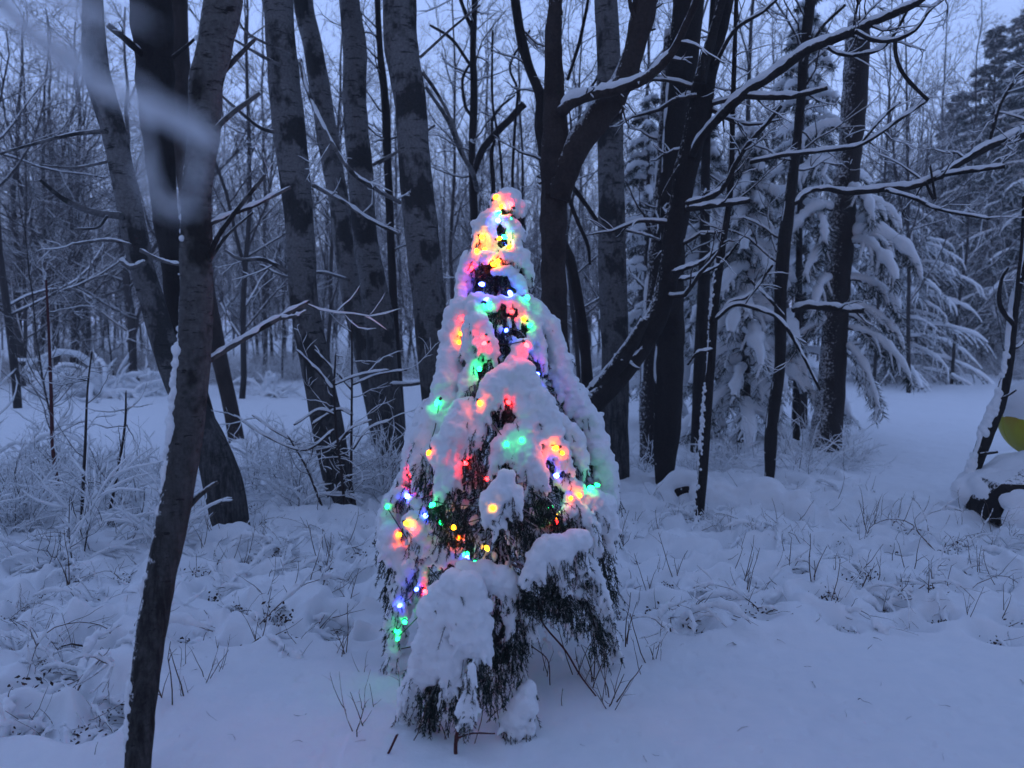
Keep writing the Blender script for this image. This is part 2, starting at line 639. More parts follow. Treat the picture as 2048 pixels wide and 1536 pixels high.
def side_branch_field(mb, smb, P, R, rng, n, t0, t1, lmin, lmax, up=.35, twigs=5, lvl3=True, rb=.25, spread=1.0):
    """unremarkable small branches with twigs along a trunk"""
    if n == 0: return
    N = len(P)
    t = rng.uniform(t0, t1, n)
    idx = t * (N - 1); i0 = np.clip(idx.astype(int), 0, N - 2); fr = (idx - i0)[:, None]
    base = P[i0] * (1 - fr) + P[i0 + 1] * fr
    rad = R[i0] * rb
    az = rng.uniform(0, 2 * math.pi, n)
    el = rng.normal(up, .35, n)
    d = np.stack([np.cos(az) * np.cos(el) * spread, np.sin(az) * np.cos(el), np.sin(el)], -1)
    L = rng.uniform(lmin, lmax, n) * (1 - .4 * t)
    B, BR = curve_set(base, d, L, np.clip(rad, .004, .02), rng, 8, .22, .15)
    tubes(mb, B, BR, 5)
    add_ridges(smb, B, BR, 1.1)
    ch(mb, smb, B, BR, rng, twigs, .35, .45, 6, 4, 1.0)
    return B, BR


def curve_set(base, d, L, r0, rng, npt, wob, upcurve, rend=.25):
    n = len(base)
    P = np.zeros((n, npt, 3)); P[:, 0] = base
    dd = norm(d)
    for k in range(1, npt):
        dd = norm(dd + rng.normal(0, wob, (n, 3)) + np.array([0, 0, upcurve / npt * 2]))
        P[:, k] = P[:, k - 1] + dd * (L / (npt - 1))[:, None]
    R = r0[:, None] * np.linspace(1, rend, npt)[None]
    return P, R


def ch(mb, smb, B, BR, rng, k, lf, rf, npt, sides, ridge=0, level=2, mat=0):
    """children twigs of branches B"""
    n, N = BR.shape
    if k <= 0 or n == 0: return None
    par = np.repeat(np.arange(n), k)
    m = len(par)
    t = rng.uniform(.15, 1, m) ** .8
    idx = t * (N - 1); i0 = np.clip(idx.astype(int), 0, N - 2); fr = (idx - i0)[:, None]
    base = B[par, i0] * (1 - fr) + B[par, i0 + 1] * fr
    pd = norm(B[par, i0 + 1] - B[par, i0])
    rv = norm(np.cross(pd, norm(rng.normal(0, 1, (m, 3)))))
    d = norm(pd * rng.uniform(.5, 1.0, (m, 1)) + rv * rng.uniform(.5, 1.0, (m, 1)) + [0, 0, .08])
    pl = np.linalg.norm(B[:, -1] - B[:, 0], axis=1)[par]
    L = pl * lf * rng.uniform(.5, 1.3, m) * (1.15 - .6 * t)
    r0 = np.maximum(BR[par, i0] * rf * 1.3, .0012)
    C, CR = curve_set(base, d, L, r0, rng, npt, .2, .12, .35)
    tubes(mb, C, CR, sides, mat)
    if ridge: add_ridges(smb, C, CR, ridge)
    return C, CR


def add_ridges(smb, P, R, k, sides=5):
    if smb is None: return
    T = norm(np.gradient(P, axis=1)); hz = np.sqrt(np.clip(1 - T[..., 2] ** 2, 0, 1))
    r = (R * .75 + .0018) * np.clip(hz * 1.3 - .2, .02, 1) * k
    r = r * RNG.uniform(.7, 1.25, r.shape)
    r[:, 0] *= .4; r[:, -1] *= .3
    Q = P + np.stack([np.zeros_like(r), np.zeros_like(r), R * .5 + r * .5], -1)
    tubes(smb, Q, r, sides)


def traced_tree(name, label, K, d, mat, sides=18, n=60, rough=.03, snow=.0, patch=0.0, limbs=(), twigs=None, cat='tree', group=None, root=True, seed=1, broken=False, limb_mat=None, clump=None):
    rng = np.random.default_rng(seed)
    K = [list(k) for k in K]
    P, R = trace(K, d, n)
    if P[0, 2] > P[-1, 2]:
        P, R = P[::-1], R[::-1]
    if root:                                   # carry the foot on into the ground
        g = float(height(P[0, 0], P[0, 1]))
        dz = P[1] - P[0]
        foot = P[0] - np.array([dz[0], dz[1], 0]) * .5
        foot[2] = min(g, P[0, 2]) - .25
        P = np.vstack([[foot], P]); R = np.concatenate([[R[0] * 1.25], R])
    base = np.array([P[0, 0], P[0, 1], P[0, 2]])
    base[2] = float(height(base[0], base[1]))
    t = thing(name, base, label, cat, group)
    mb = MB()
    if mat in (M_DARK, M_SNAG):
        R = R * (1 + .05 * (vn(np.arange(len(R)) * .4 + seed * 3.3, np.zeros(len(R)), 8) - .5) * 2)
    tubes(mb, (P - base)[None], R[None], sides, cap=True, rough=rough_fn(rough, seed))
    if broken:                                 # splintered top
        top = P[-1] - base; r = R[-1]
        for s in range(9):
            a = s / 9 * 6.283
            q = top + np.array([math.cos(a), math.sin(a), 0]) * r * .7
            tubes(mb, np.array([q - [0, 0, .08], q + [rng.normal(0, .01), 0, .02], q + [rng.normal(0, .02), 0, rng.uniform(.04, .22)]])[None], np.array([[r * .45, r * .3, .002]]), 5)
    mb.build('trunk', mat, t)
    smb = MB(); lmb = None
    cl_ = []
    if clump:
        T = norm(np.gradient(P, axis=0))
        zmax, dens, big = clump
        for _ in range(int(dens * 3)):
            k = rng.uniform(1, len(P) - 1.01); i0 = int(k); fr = k - i0
            p = P[i0] * (1 - fr) + P[i0 + 1] * fr; r = R[i0]
            z = p[2] - base[2]
            keep = 1 - .8 * float(sstep(zmax * .6, zmax, z))
            if rng.uniform() > keep * (.06 + float(sstep(.3, .65, vn(z * 4.1, seed * 7.7, 3)))): continue
            a = np.clip(rng.normal(0.15, .38), -.9, .9)
            side = np.array([-math.cos(a), -math.sin(a), 0])
            side = norm(side - T[i0] * side.dot(T[i0]))
            cl_.append([*(p + side * r * rng.uniform(.88, 1.05) - base), r * rng.uniform(.05, .24) * big * (.7 + .6 * keep), rng.uniform(.8, 1.5)])
    if snow:
        Q, r = snow_on(P, R, rng, snow, 'side', patch)
        tubes(smb, (Q - base)[None], r[None], 8, rough=rough_fn(.18, seed + 9))
    for li, (LK, ld, lsn) in enumerate(limbs):
        LP, LR = trace(LK, ld, max(14, len(LK) * 6))
        b = MB(); tubes(b, (LP - base)[None], LR[None], 9, cap=True, rough=rough_fn(.06, seed + li))
        if lsn > 0:
            Q, r = snow_on(LP, LR, rng, lsn, 'top')
            tubes(smb, (Q - base)[None], r[None] * .82, 9, rough=rough_fn(.26, seed + li + 50))
            tl = float(np.linalg.norm(LP[-1] - LP[0]))
            if lsn >= .8 and tl > .35 and len(LK) > 2:
                k = int(tl * 4)
                sidx = rng.integers(2, len(LP) - 1, k)
                bd = norm(LP[sidx] - LP[sidx - 1]); rv = norm(rng.normal(0, 1, (k, 3)) * [1, .6, 1])
                B, BR = curve_set(LP[sidx] - base, bd * .8 + rv * .8, rng.uniform(.15, .5, k), np.maximum(LR[sidx] * .35, .003), rng, 7, .2, .1)
                tubes(b, B, BR, 5); add_ridges(smb, B, BR, 1.5)
                ch(b, smb, B, BR, rng, 4, .45, .6, 5, 4, 1.3)
        b.build('branch', limb_mat or mat, t)
    if cat == 'tree' and mat in (M_BIRCH, M_BIRCH_NEAR, M_DARK) and not broken and float(R.mean()) > .04:
        b = MB()
        z0 = float(P[-1, 2]); H = max(9.5, z0 + 3.5) + rng.uniform(0, 2)
        dirn = norm(P[-1] - P[-8]); dirn = norm(dirn * .6 + [0, 0, 1])
        top, tr_ = curve_set((P[-1] - base)[None], dirn[None], np.array([H - z0]), np.array([R[-1]]), rng, 14, .03, .05, .15)
        tubes(b, top, tr_, 8)
        nb0 = 26; tt = rng.uniform(.0, .97, nb0); ii = (tt * 13).astype(int)
        zz = top[0][ii]; ok = zz[:, 2] + base[2] > 3.9; zz = zz[ok]; nb0 = len(zz); tt = tt[ok]; ii = ii[ok]
        az = rng.uniform(0, 6.28, nb0); el = rng.normal(.6, .2, nb0)
        B, BR = curve_set(zz, np.stack([np.cos(az) * np.cos(el), np.sin(az) * np.cos(el), np.sin(el)], -1), rng.uniform(1.6, 3.2, nb0) * (1.1 - .6 * tt), tr_[0][ii] * .45 + .008, rng, 9, .1, .15, .3)
        tubes(b, B, BR, 5); add_ridges(smb, B, BR, 1.3)
        c_ = ch(b, smb, B, BR, rng, 8, .42, .5, 6, 3, 1.5)
        c2_ = ch(b, None, c_[0], np.maximum(c_[1], .005), rng, 6, .55, .8, 4, 3)
        b.build('crown', M_TWIG_CROWN, t)['kind'] = 'stuff'
    if twigs:
        b = MB()
        side_branch_field(b, smb, P - base, R, rng, *twigs)
        b.build('small_branches', M_TWIG, t)['kind'] = 'stuff'
    if smb.v:
        smb.build('snow', M_SNOW, t)['kind'] = 'stuff'
    if cl_:
        link('snow', melt(np.array(cl_), max(.0035, float(R.mean()) * .09), 'snow', M_SNOW, .3, 1.5, 1), t)['kind'] = 'stuff'
    return t


# leaning aspen closest to the camera, left
traced_tree('aspen_tree', 'slender rough-barked aspen closest in front on the left, snow down its left side',
            [(268, 1640, 50), (287, 1384, 56), (318, 1174, 60), (352, 1000, 62), (375, 850, 64), (390, 675, 66), (393, 565, 62), (392, 500, 61), (395, 375, 56), (410, 240, 62), (412, 170, 64), (428, 100, 66), (446, 0, 72), (455, -150, 70), (458, -500, 60)],
            [2.75, 2.85, 2.95, 3.0, 3.05, 3.1, 3.1, 3.1, 3.1, 3.1, 3.1, 3.1, 3.1, 3.1, 3.1], M_BIRCH_NEAR, 28, 150, .025, clump=(1.9, 1500, 1.0), seed=3,
            limbs=[([(372, 1018, 14), (398, 992, 11), (434, 965, 8)], [3.08, 3.02, 2.95], .7),
                   ([(410, 725, 14), (450, 700, 12), (500, 670, 11), (560, 635, 10), (618, 603, 6)], [3.1, 3.15, 3.2, 3.3, 3.4], 1.0),
                   ([(560, 637, 8), (590, 632, 6), (612, 622, 4)], [3.3, 3.32, 3.35], 1.0),
                   ([(415, 450, 9), (455, 432, 9), (510, 410, 8), (580, 375, 6)], [3.1, 3.15, 3.2, 3.3], .9),
                   ([(415, 530, 12), (432, 480, 11), (470, 425, 10), (530, 350, 7)], [3.1, 3.05, 3.05, 3.0], .3),
                   ([(420, 520, 7), (455, 470, 6), (505, 425, 4)], [3.1, 3.1, 3.15], .5),
                   ([(430, 260, 12), (460, 230, 11), (520, 186, 8)], 3.0, .5),
                   ([(420, 180, 14), (450, 140, 12), (510, 78, 8)], 3.2, .2)])

traced_tree('aspen_tree', 'thick aspen leaning up to the left behind the closest trunk, dark at its foot',
            [(176, -160, 34), (185, 0, 38), (193, 140, 48), (224, 250, 46), (251, 375, 46), (272, 480, 50), (285, 540, 46), (304, 600, 48), (325, 675, 50), (352, 750, 56), (385, 820, 62), (425, 900, 68), (447, 975, 78), (463, 1050, 72), (472, 1088, 78)],
            6.1, M_BIRCH, 24, 90, .02, seed=4, limbs=[
                ([(245, 432, 16), (190, 425, 13), (130, 400, 10), (80, 360, 6)], [6.0, 5.8, 5.6, 5.4], .4),
                ([(215, 432, 6), (195, 455, 5), (150, 458, 4)], 5.8, .6),
                ([(290, 525, 10), (262, 535, 10), (240, 520, 8)], 5.9, 1.2),
                ([(280, 500, 8), (320, 520, 7), (360, 530, 6)], 5.9, 1.0),
                ([(262, 490, 7), (215, 480, 6), (150, 488, 5)], 5.9, .9),
                ([(215, 262, 10), (150, 268, 8), (60, 290, 6), (-40, 320, 4)], 5.8, .5),
                ([(230, 320, 7), (150, 335, 5), (80, 330, 3)], 6.2, .6)])
traced_tree('aspen_tree', 'broad dark aspen trunk rising straight behind the forked aspen at upper left',
            [(300, -160, 76), (302, 0, 78), (308, 100, 76), (315, 250, 60), (328, 400, 50), (345, 520, 46), (360, 650, 46), (400, 820, 50), (440, 960, 56), (455, 1040, 58)],
            7.0, M_DARK, 20, 80, .03, seed=5, limbs=[([(288, 112, 14), (250, 78, 13), (215, 50, 11)], [6.9, 6.7, 6.6], .8), ([(345, 115, 8), (370, 95, 7), (392, 75, 5)], 6.8, .5)])
traced_tree('aspen_tree', 'slim reddish trunk standing just right of the crossing trunks, snow clinging to one edge',
            [(352, -300, 34), (354, 0, 40), (360, 200, 42), (366, 300, 42), (380, 400, 38), (400, 520, 36), (424, 640, 34), (440, 720, 32), (458, 800, 32), (474, 888, 32)],
            11.0, M_SNAG, 16, 50, .03, seed=6, snow=.35, patch=.45)
traced_tree('aspen_tree', 'tall leaning aspen with banded grey bark, left of the pair of thinner aspens',
            [(553, -160, 52), (557, 0, 54), (563, 100, 58), (577, 250, 64), (592, 375, 58), (602, 500, 56), (608, 600, 56), (635, 750, 60), (655, 850, 64), (673, 950, 58), (692, 1035, 50)],
            7.0, M_BIRCH, 24, 90, .02, seed=7, limbs=[
                ([(585, 110, 6), (500, 70, 5), (470, 30, 4)], 6.8, .4), ([(560, 130, 7), (520, 110, 6), (470, 80, 5)], 6.8, .4),
                ([(555, 265, 8), (520, 255, 7), (470, 215, 6), (430, 180, 4)], 6.7, .5),
                ([(600, 120, 9), (615, 180, 9), (650, 260, 9), (700, 340, 9), (755, 380, 9), (800, 405, 8)], [6.9, 6.7, 6.4, 6.3, 6.3, 6.5], .9),
                ([(575, 545, 9), (530, 520, 8), (480, 518, 7), (450, 500, 5)], 6.9, .8),
                ([(625, 370, 8), (680, 400, 8), (740, 440, 7), (800, 470, 6)], 6.9, 1.0)])
traced_tree('aspen_tree', 'thin grey aspen between the banded leaning aspen and its right neighbour',
            [(600, -160, 34), (606, 0, 38), (627, 100, 38), (651, 250, 42), (677, 400, 40), (690, 500, 42), (705, 600, 40), (730, 720, 38), (752, 830, 36), (765, 915, 36)],
            10.0, M_BIRCH, 18, 70, .02, seed=8)
traced_tree('aspen_tree', 'grey aspen curving down to brush beside a thin dark pole of a tree',
            [(695, -160, 40), (699, 0, 40), (710, 100, 46), (709, 200, 46), (720, 340, 50), (731, 480, 48), (745, 560, 52), (758, 640, 58), (768, 760, 62), (780, 850, 60), (787, 930, 50), (792, 985, 50)],
            8.5, M_BIRCH, 20, 80, .02, seed=9, limbs=[([(700, 560, 6), (640, 545, 6), (580, 555, 5), (520, 530, 4)], 8.3, 1.0), ([(745, 330, 7), (800, 300, 6), (870, 250, 5)], 8.4, .5),
                                                     ([(780, 770, 8), (830, 768, 7), (880, 755, 6)], 8.0, 1.2)])
traced_tree('aspen_tree', 'biggest pale banded aspen directly behind the lit tree on its left',
            [(795, -160, 62), (799, 0, 65), (803, 100, 66), (820, 200, 62), (827, 300, 62), (836, 400, 65), (847, 500, 68), (858, 600, 66), (865, 680, 66), (875, 780, 66), (890, 900, 68), (900, 1020, 74)],
            7.0, M_BIRCH, 24, 90, .02, seed=10, limbs=[([(845, 145, 8), (870, 180, 7), (900, 235, 6), (935, 330, 6)], 7.0, .5), ([(840, 115, 6), (900, 60, 5), (960, 10, 4)], 7.0, .4),
                                                       ([(852, 175, 6), (895, 240, 8), (920, 300, 9), (945, 345, 10), (955, 380, 10)], [7.4, 8, 9, 10, 11], .3)])
traced_tree('young_tree', 'thin dark pole of a tree between two grey aspens left of the lit tree',
            [(752, -60, 10), (760, 100, 13), (770, 200, 16), (776, 340, 16), (785, 560, 16), (795, 740, 17), (805, 890, 19)], 11.0, M_DARK, 10, 50, .03, seed=11, twigs=(16, .35, 1, .6, 1.6))
traced_tree('young_tree', 'narrow forked dark tree seen above the top of the lit tree',
            [(946, -80, 11), (949, 0, 12), (946, 100, 13), (948, 200, 15), (944, 300, 14), (947, 400, 16), (952, 500, 17), (955, 650, 18), (960, 860, 22)], 11.0, M_DARK, 12, 60, .03, seed=12,
            limbs=[([(948, 345, 13), (965, 300, 14), (990, 268, 15), (1020, 238, 15), (1048, 208, 15)], [11, 10.8, 10.6, 10.3, 10.2], .6),
                   ([(985, 275, 6), (985, 240, 6), (1000, 215, 5), (1030, 190, 4)], 10.6, .5),
                   ([(946, 60, 9), (930, 25, 8), (915, -20, 7)], 11, .3), ([(947, 140, 7), (905, 80, 6), (860, 50, 5)], 11, .5),
                   ([(945, 235, 7), (930, 210, 6), (925, 160, 6), (938, 130, 5)], 10.9, .4),
                   ([(955, 490, 10), (985, 395, 9), (983, 310, 8), (990, 280, 6)], 10.8, .3),
                   ([(1032, 520, 6), (1025, 370, 6), (1030, 250, 6), (1035, 180, 5), (1020, 130, 5), (1060, 60, 4)], 10.0, .2),
                   ([(1010, 470, 6), (1000, 300, 5), (985, 200, 5), (985, 60, 4)], 10.4, .2)], twigs=(18, .5, 1, .7, 1.7))
# the dead snag and its great bent limb
traced_tree('dead_tree', 'dead snag with broken top and one great limb bending up to the right',
            [(1109, 5, 22), (1107, 60, 32), (1107, 100, 35), (1108, 200, 42), (1110, 300, 52), (1108, 400, 54), (1107, 500, 50), (1108, 600, 52), (1115, 700, 48), (1125, 800, 50), (1142, 940, 54)],
            6.0, M_SNAG, 22, 90, .05, seed=13, broken=True, limbs=[
                ([(1118, 400, 44), (1130, 350, 50), (1160, 285, 54), (1195, 235, 55), (1240, 175, 50), (1268, 100, 42), (1287, 20, 50), (1298, -60, 46), (1310, -200, 40)], 5.95, 1.0),
                ([(1122, 225, 24), (1140, 208, 22), (1180, 192, 20), (1235, 180, 20), (1290, 158, 19), (1340, 110, 17), (1372, 50, 15), (1405, -30, 13), (1430, -120, 8)], [5.9, 5.85, 5.8, 5.75, 5.7, 5.65, 5.6, 5.5, 5.4], 1.2),
                ([(1120, 30, 12), (1119, 5, 8), (1118, -30, 2)], 6.0, 0)])
traced_tree('young_tree', 'sinuous dark stem hugging the left side of the dead snag',
            [(1020, -80, 15), (1030, 0, 17), (1043, 80, 19), (1060, 140, 19), (1082, 195, 22), (1083, 250, 28), (1092, 330, 24), (1100, 450, 20), (1140, 520, 20), (1170, 700, 22), (1180, 905, 24)], 8.6, M_DARK, 12, 60, .04, seed=14,
            limbs=[([(1135, 360, 10), (1165, 400, 9), (1200, 450, 8)], 8.5, .4), ([(1130, 370, 9), (1150, 430, 8), (1175, 490, 7), (1180, 530, 5)], 8.4, .3),
                   ([(1135, 160, 6), (1160, 80, 7), (1180, -20, 6)], 8.5, .3), ([(1130, 230, 5), (1185, 170, 5), (1200, 140, 4)], 8.5, .4)], twigs=(10, .5, 1, .7, 1.6))
traced_tree('aspen_tree', 'straight dark-footed aspen right of the dead snag with a small knothole',
            [(1208, -160, 44), (1211, 0, 45), (1217, 100, 46), (1220, 250, 50), (1223, 400, 52), (1225, 550, 56), (1230, 700, 54), (1230, 850, 54), (1238, 930, 42), (1243, 993, 30)],
            7.9, M_BIRCH, 22, 90, .02, seed=15, limbs=[([(1250, 460, 6), (1290, 470, 5), (1320, 480, 4)], 7.7, 1.0)])
traced_tree('aspen_tree', 'wide dark trunk crossed by the leaning tree, its foot in low brush',
            [(1385, -160, 60), (1378, 0, 62), (1365, 120, 58), (1352, 250, 54), (1345, 400, 50), (1342, 560, 52), (1338, 700, 60), (1334, 850, 56), (1326, 985, 30)],
            7.8, M_DARK, 20, 80, .03, seed=16, snow=.3, patch=.5)
traced_tree('young_tree', 'dim straight trunk just left of the wide dark crossed trunk',
            [(1340, 60, 22), (1330, 250, 25), (1320, 400, 28), (1312, 500, 30), (1305, 600, 34), (1300, 750, 36), (1298, 945, 40)], 9.0, M_PLASTERED, 14, 50, .03, seed=17, snow=.4, patch=.45, twigs=(12, .4, 1, .5, 1.2))
traced_tree('leaning_tree', 'dark tree arching up right from behind the lit tree, snow along its trunk',
            [(1070, 985, 46), (1120, 890, 44), (1150, 845, 42), (1180, 812, 44), (1225, 765, 46), (1270, 702, 50), (1310, 640, 48), (1335, 560, 44), (1352, 450, 43), (1370, 350, 44), (1393, 250, 46), (1412, 150, 42), (1440, 50, 34), (1458, -40, 32), (1475, -160, 26)],
            [5.9, 5.95, 6.0, 6.1, 6.2, 6.3, 6.35, 6.4, 6.4, 6.4, 6.4, 6.35, 6.3, 6.3, 6.2], M_DARK, 20, 90, .05, seed=18, limbs=[
                ([(1180, 790, 30), (1225, 742, 34), (1262, 690, 30), (1290, 640, 20)], 6.15, .9),
                ([(1400, 165, 24), (1418, 95, 20), (1445, 0, 16), (1460, -80, 12)], 6.1, 0),
                ([(1385, 310, 16), (1400, 280, 16), (1440, 235, 18), (1490, 188, 19), (1560, 140, 19), (1620, 98, 18), (1700, 66, 17), (1770, 35, 15), (1835, 5, 13), (1890, -40, 10)], [6.3, 6.2, 6.05, 5.9, 5.75, 5.6, 5.5, 5.4, 5.3, 5.2], 1.5),
                ([(1490, 192, 12), (1530, 194, 12), (1590, 192, 12), (1655, 176, 8)], [5.9, 5.8, 5.7, 5.6], 1.7),
                ([(1655, 95, 7), (1680, 108, 7), (1720, 110, 7), (1765, 95, 7), (1790, 65, 7), (1815, 20, 5)], 5.4, 1.2),
                ([(1710, 62, 8), (1745, 80, 8), (1790, 80, 8), (1830, 60, 7), (1860, 20, 6), (1900, -10, 4)], 5.3, 1.3),
                ([(1790, 80, 8), (1792, 110, 8), (1802, 140, 8), (1825, 170, 8), (1856, 200, 7)], 5.3, .6),
                ([(1372, 418, 14), (1400, 414, 13), (1440, 409, 12), (1500, 402, 10)], 6.2, 1.6),
                ([(1372, 408, 13), (1420, 395, 12), (1450, 370, 11), (1470, 330, 10), (1495, 290, 9), (1535, 245, 9), (1562, 212, 7)], 6.2, .9),
                ([(1345, 545, 9), (1395, 528, 8), (1430, 505, 7)], 6.2, 1.6),
                ([(1358, 560, 8), (1400, 550, 7), (1440, 530, 5)], 6.2, 1.2),
                ([(1360, 330, 7), (1330, 380, 6), (1320, 410, 6)], 6.3, .6),
                ([(1430, 130, 9), (1470, 60, 8), (1530, 20, 7), (1580, -30, 5)], 6.1, 1.1)],
            twigs=(14, .35, .95, .5, 1.3, .2))
traced_tree('young_tree', 'slim trunk right of the wide dark trunk in front of snowy pine boughs',
            [(1432, -60, 12), (1420, 100, 14), (1412, 300, 18), (1410, 430, 20), (1408, 560, 24), (1402, 700, 26), (1395, 850, 26), (1392, 925, 28)], 9.6, M_DARK, 12, 50, .03, seed=19, snow=.2, patch=.5, twigs=(12, .5, 1, .6, 1.4))
traced_tree('young_tree', 'very thin dark sapling edged with snow, standing before the snow-covered log',
            [(1474, -40, 8), (1466, 200, 10), (1460, 380, 13), (1443, 500, 16), (1430, 600, 18), (1422, 720, 19), (1412, 850, 20), (1405, 950, 20), (1395, 1058, 21)], 6.55, M_DARK, 12, 60, .03, seed=20, clump=(2.5, 500, 1.2), snow=.3,
            limbs=[([(1428, 645, 7), (1460, 605, 7), (1500, 590, 7), (1545, 530, 6)], 6.5, 1.3), ([(1430, 640, 8), (1470, 610, 8), (1520, 620, 8), (1560, 640, 8), (1600, 700, 7), (1640, 780, 5)], [6.5, 6.45, 6.4, 6.35, 6.3, 6.25], 1.7),
                   ([(1440, 530, 6), (1465, 500, 6), (1480, 480, 4)], 6.5, 1.2), ([(1425, 700, 6), (1395, 705, 5), (1375, 730, 4)], 6.5, 1.2)], twigs=(10, .45, 1, .4, 1.0))
traced_tree('young_tree', 'dark crooked trunk left of the snow-plastered pine, with a snowy fork of twigs',
            [(1630, -100, 18), (1621, 0, 20), (1609, 100, 18), (1602, 200, 18), (1592, 300, 18), (1580, 400, 22), (1567, 500, 26), (1561, 600, 24), (1561, 700, 22), (1556, 760, 24), (1543, 850, 26), (1540, 930, 22), (1537, 975, 16)],
            8.2, M_DARK, 14, 70, .04, seed=21, snow=.25, patch=.5, limbs=[([(1606, 130, 9), (1640, 60, 7), (1690, 10, 6)], 8.1, .9),
                ([(1585, 620, 12), (1615, 612, 14), (1660, 616, 14), (1728, 622, 12)], [8.2, 8.1, 8.0, 7.9], 1.8), ([(1570, 635, 6), (1540, 600, 6), (1500, 560, 5)], 8.1, 1.4)], twigs=(14, .35, 1, .6, 1.5))
traced_tree('young_tree', 'thin straight stem tight beside the snow-plastered pine trunk',
            [(1604, 300, 8), (1600, 400, 10), (1597, 600, 14), (1595, 750, 16), (1594, 893, 17)], 11.0, M_DARK, 10, 40, .03, seed=22)
traced_tree('curved_sapling', 'small crooked tree leaning right beside the yellow ball, thick snow along its left',
            [(1932, 1058, 24), (1932, 1010, 21), (1938, 970, 22), (1951, 930, 24), (1969, 880, 26), (1990, 830, 26), (2005, 790, 22), (2018, 720, 20), (2024, 650, 19), (2032, 590, 17), (2045, 540, 14), (2062, 450, 12), (2080, 300, 9)],
            6.7, M_DARK, 16, 70, .05, seed=23, snow=.9, clump=(1.6, 700, 1.9), limbs=[([(1962, 908, 6), (1978, 906, 6), (1995, 904, 5)], 6.6, .3), ([(2008, 795, 6), (2020, 788, 5), (2032, 780, 4)], 6.6, .2),
                ([(2020, 700, 7), (2040, 690, 6), (2070, 660, 5)], 6.7, 1.2), ([(2028, 650, 10), (2000, 610, 9), (2003, 560, 7), (2016, 535, 6)], 6.6, 1.3), ([(2030, 620, 8), (2036, 560, 7), (2044, 480, 6), (2047, 390, 5)], 6.6, .6)])
# tree beyond the right edge whose boughs reach in
traced_tree('bare_tree', 'bare tree whose long snowy boughs reach in from the right edge',
            [(2300, -100, 70), (2290, 200, 74), (2280, 500, 80), (2270, 1000, 90)], 7.3, M_DARK, 18, 50, .03, seed=24, limbs=[
                ([(2285, 215, 24), (2150, 240, 20), (2048, 268, 16), (1985, 290, 15), (1930, 320, 14), (1880, 350, 13)], [7.2, 6.9, 6.7, 6.6, 6.5, 6.4], 1.7),
                ([(1885, 350, 13), (1830, 372, 12), (1770, 378, 12), (1700, 385, 11), (1650, 378, 10), (1612, 385, 9), (1590, 408, 7)], [6.4, 6.4, 6.35, 6.3, 6.3, 6.25, 6.2], 1.9),
                ([(1885, 350, 9), (1940, 342, 9), (2010, 333, 8)], [6.4, 6.3, 6.2], 1.8),
                ([(2285, 150, 12), (2080, 130, 9), (2010, 190, 8), (1985, 260, 7), (1978, 290, 5)], [7.2, 6.8, 6.7, 6.6, 6.6], .9),
                ([(1770, 380, 7), (1830, 398, 7), (1880, 420, 6), (1980, 438, 5)], 6.3, 1.4),
                ([(1850, 362, 6), (1870, 400, 6), (1860, 330, 4)], 6.35, 1.0),
                ([(1500, 325, 8), (1560, 312, 8), (1640, 302, 8), (1720, 290, 8), (1790, 245, 7), (1855, 200, 6)], 6.1, 1.7),
                ([(1720, 290, 6), (1760, 240, 6), (1800, 205, 5)], 6.1, 1.2)])


# ------------------------------------------------------------------ needle trees
def needles(mb, C, rng, per, L, w, spread=1.0, droop=.2):
    """flat narrow blades along twigs C (m,N,3)"""
    m, N, _ = C.shape
    par = np.repeat(np.arange(m), per); q = len(par)
    t = rng.uniform(.05, 1, q)
    idx = t * (N - 1); i0 = np.clip(idx.astype(int), 0, N - 2); fr = (idx - i0)[:, None]
    b = C[par, i0] * (1 - fr) + C[par, i0 + 1] * fr
    pd = norm(C[par, i0 + 1] - C[par, i0])
    rv = norm(np.cross(pd, rng.normal(0, 1, (q, 3))))
    d = norm(pd * .75 + rv * spread + [0, 0, -droop])
    Ls = L * rng.uniform(.6, 1.2, (q, 1))
    s = norm(np.cross(d, rng.normal(0, 1, (q, 3)))) * w
    V = np.stack([b - s, b + s, b + d * Ls], 1).reshape(-1, 3)
    mb.add(V, np.arange(q * 3).reshape(-1, 3))


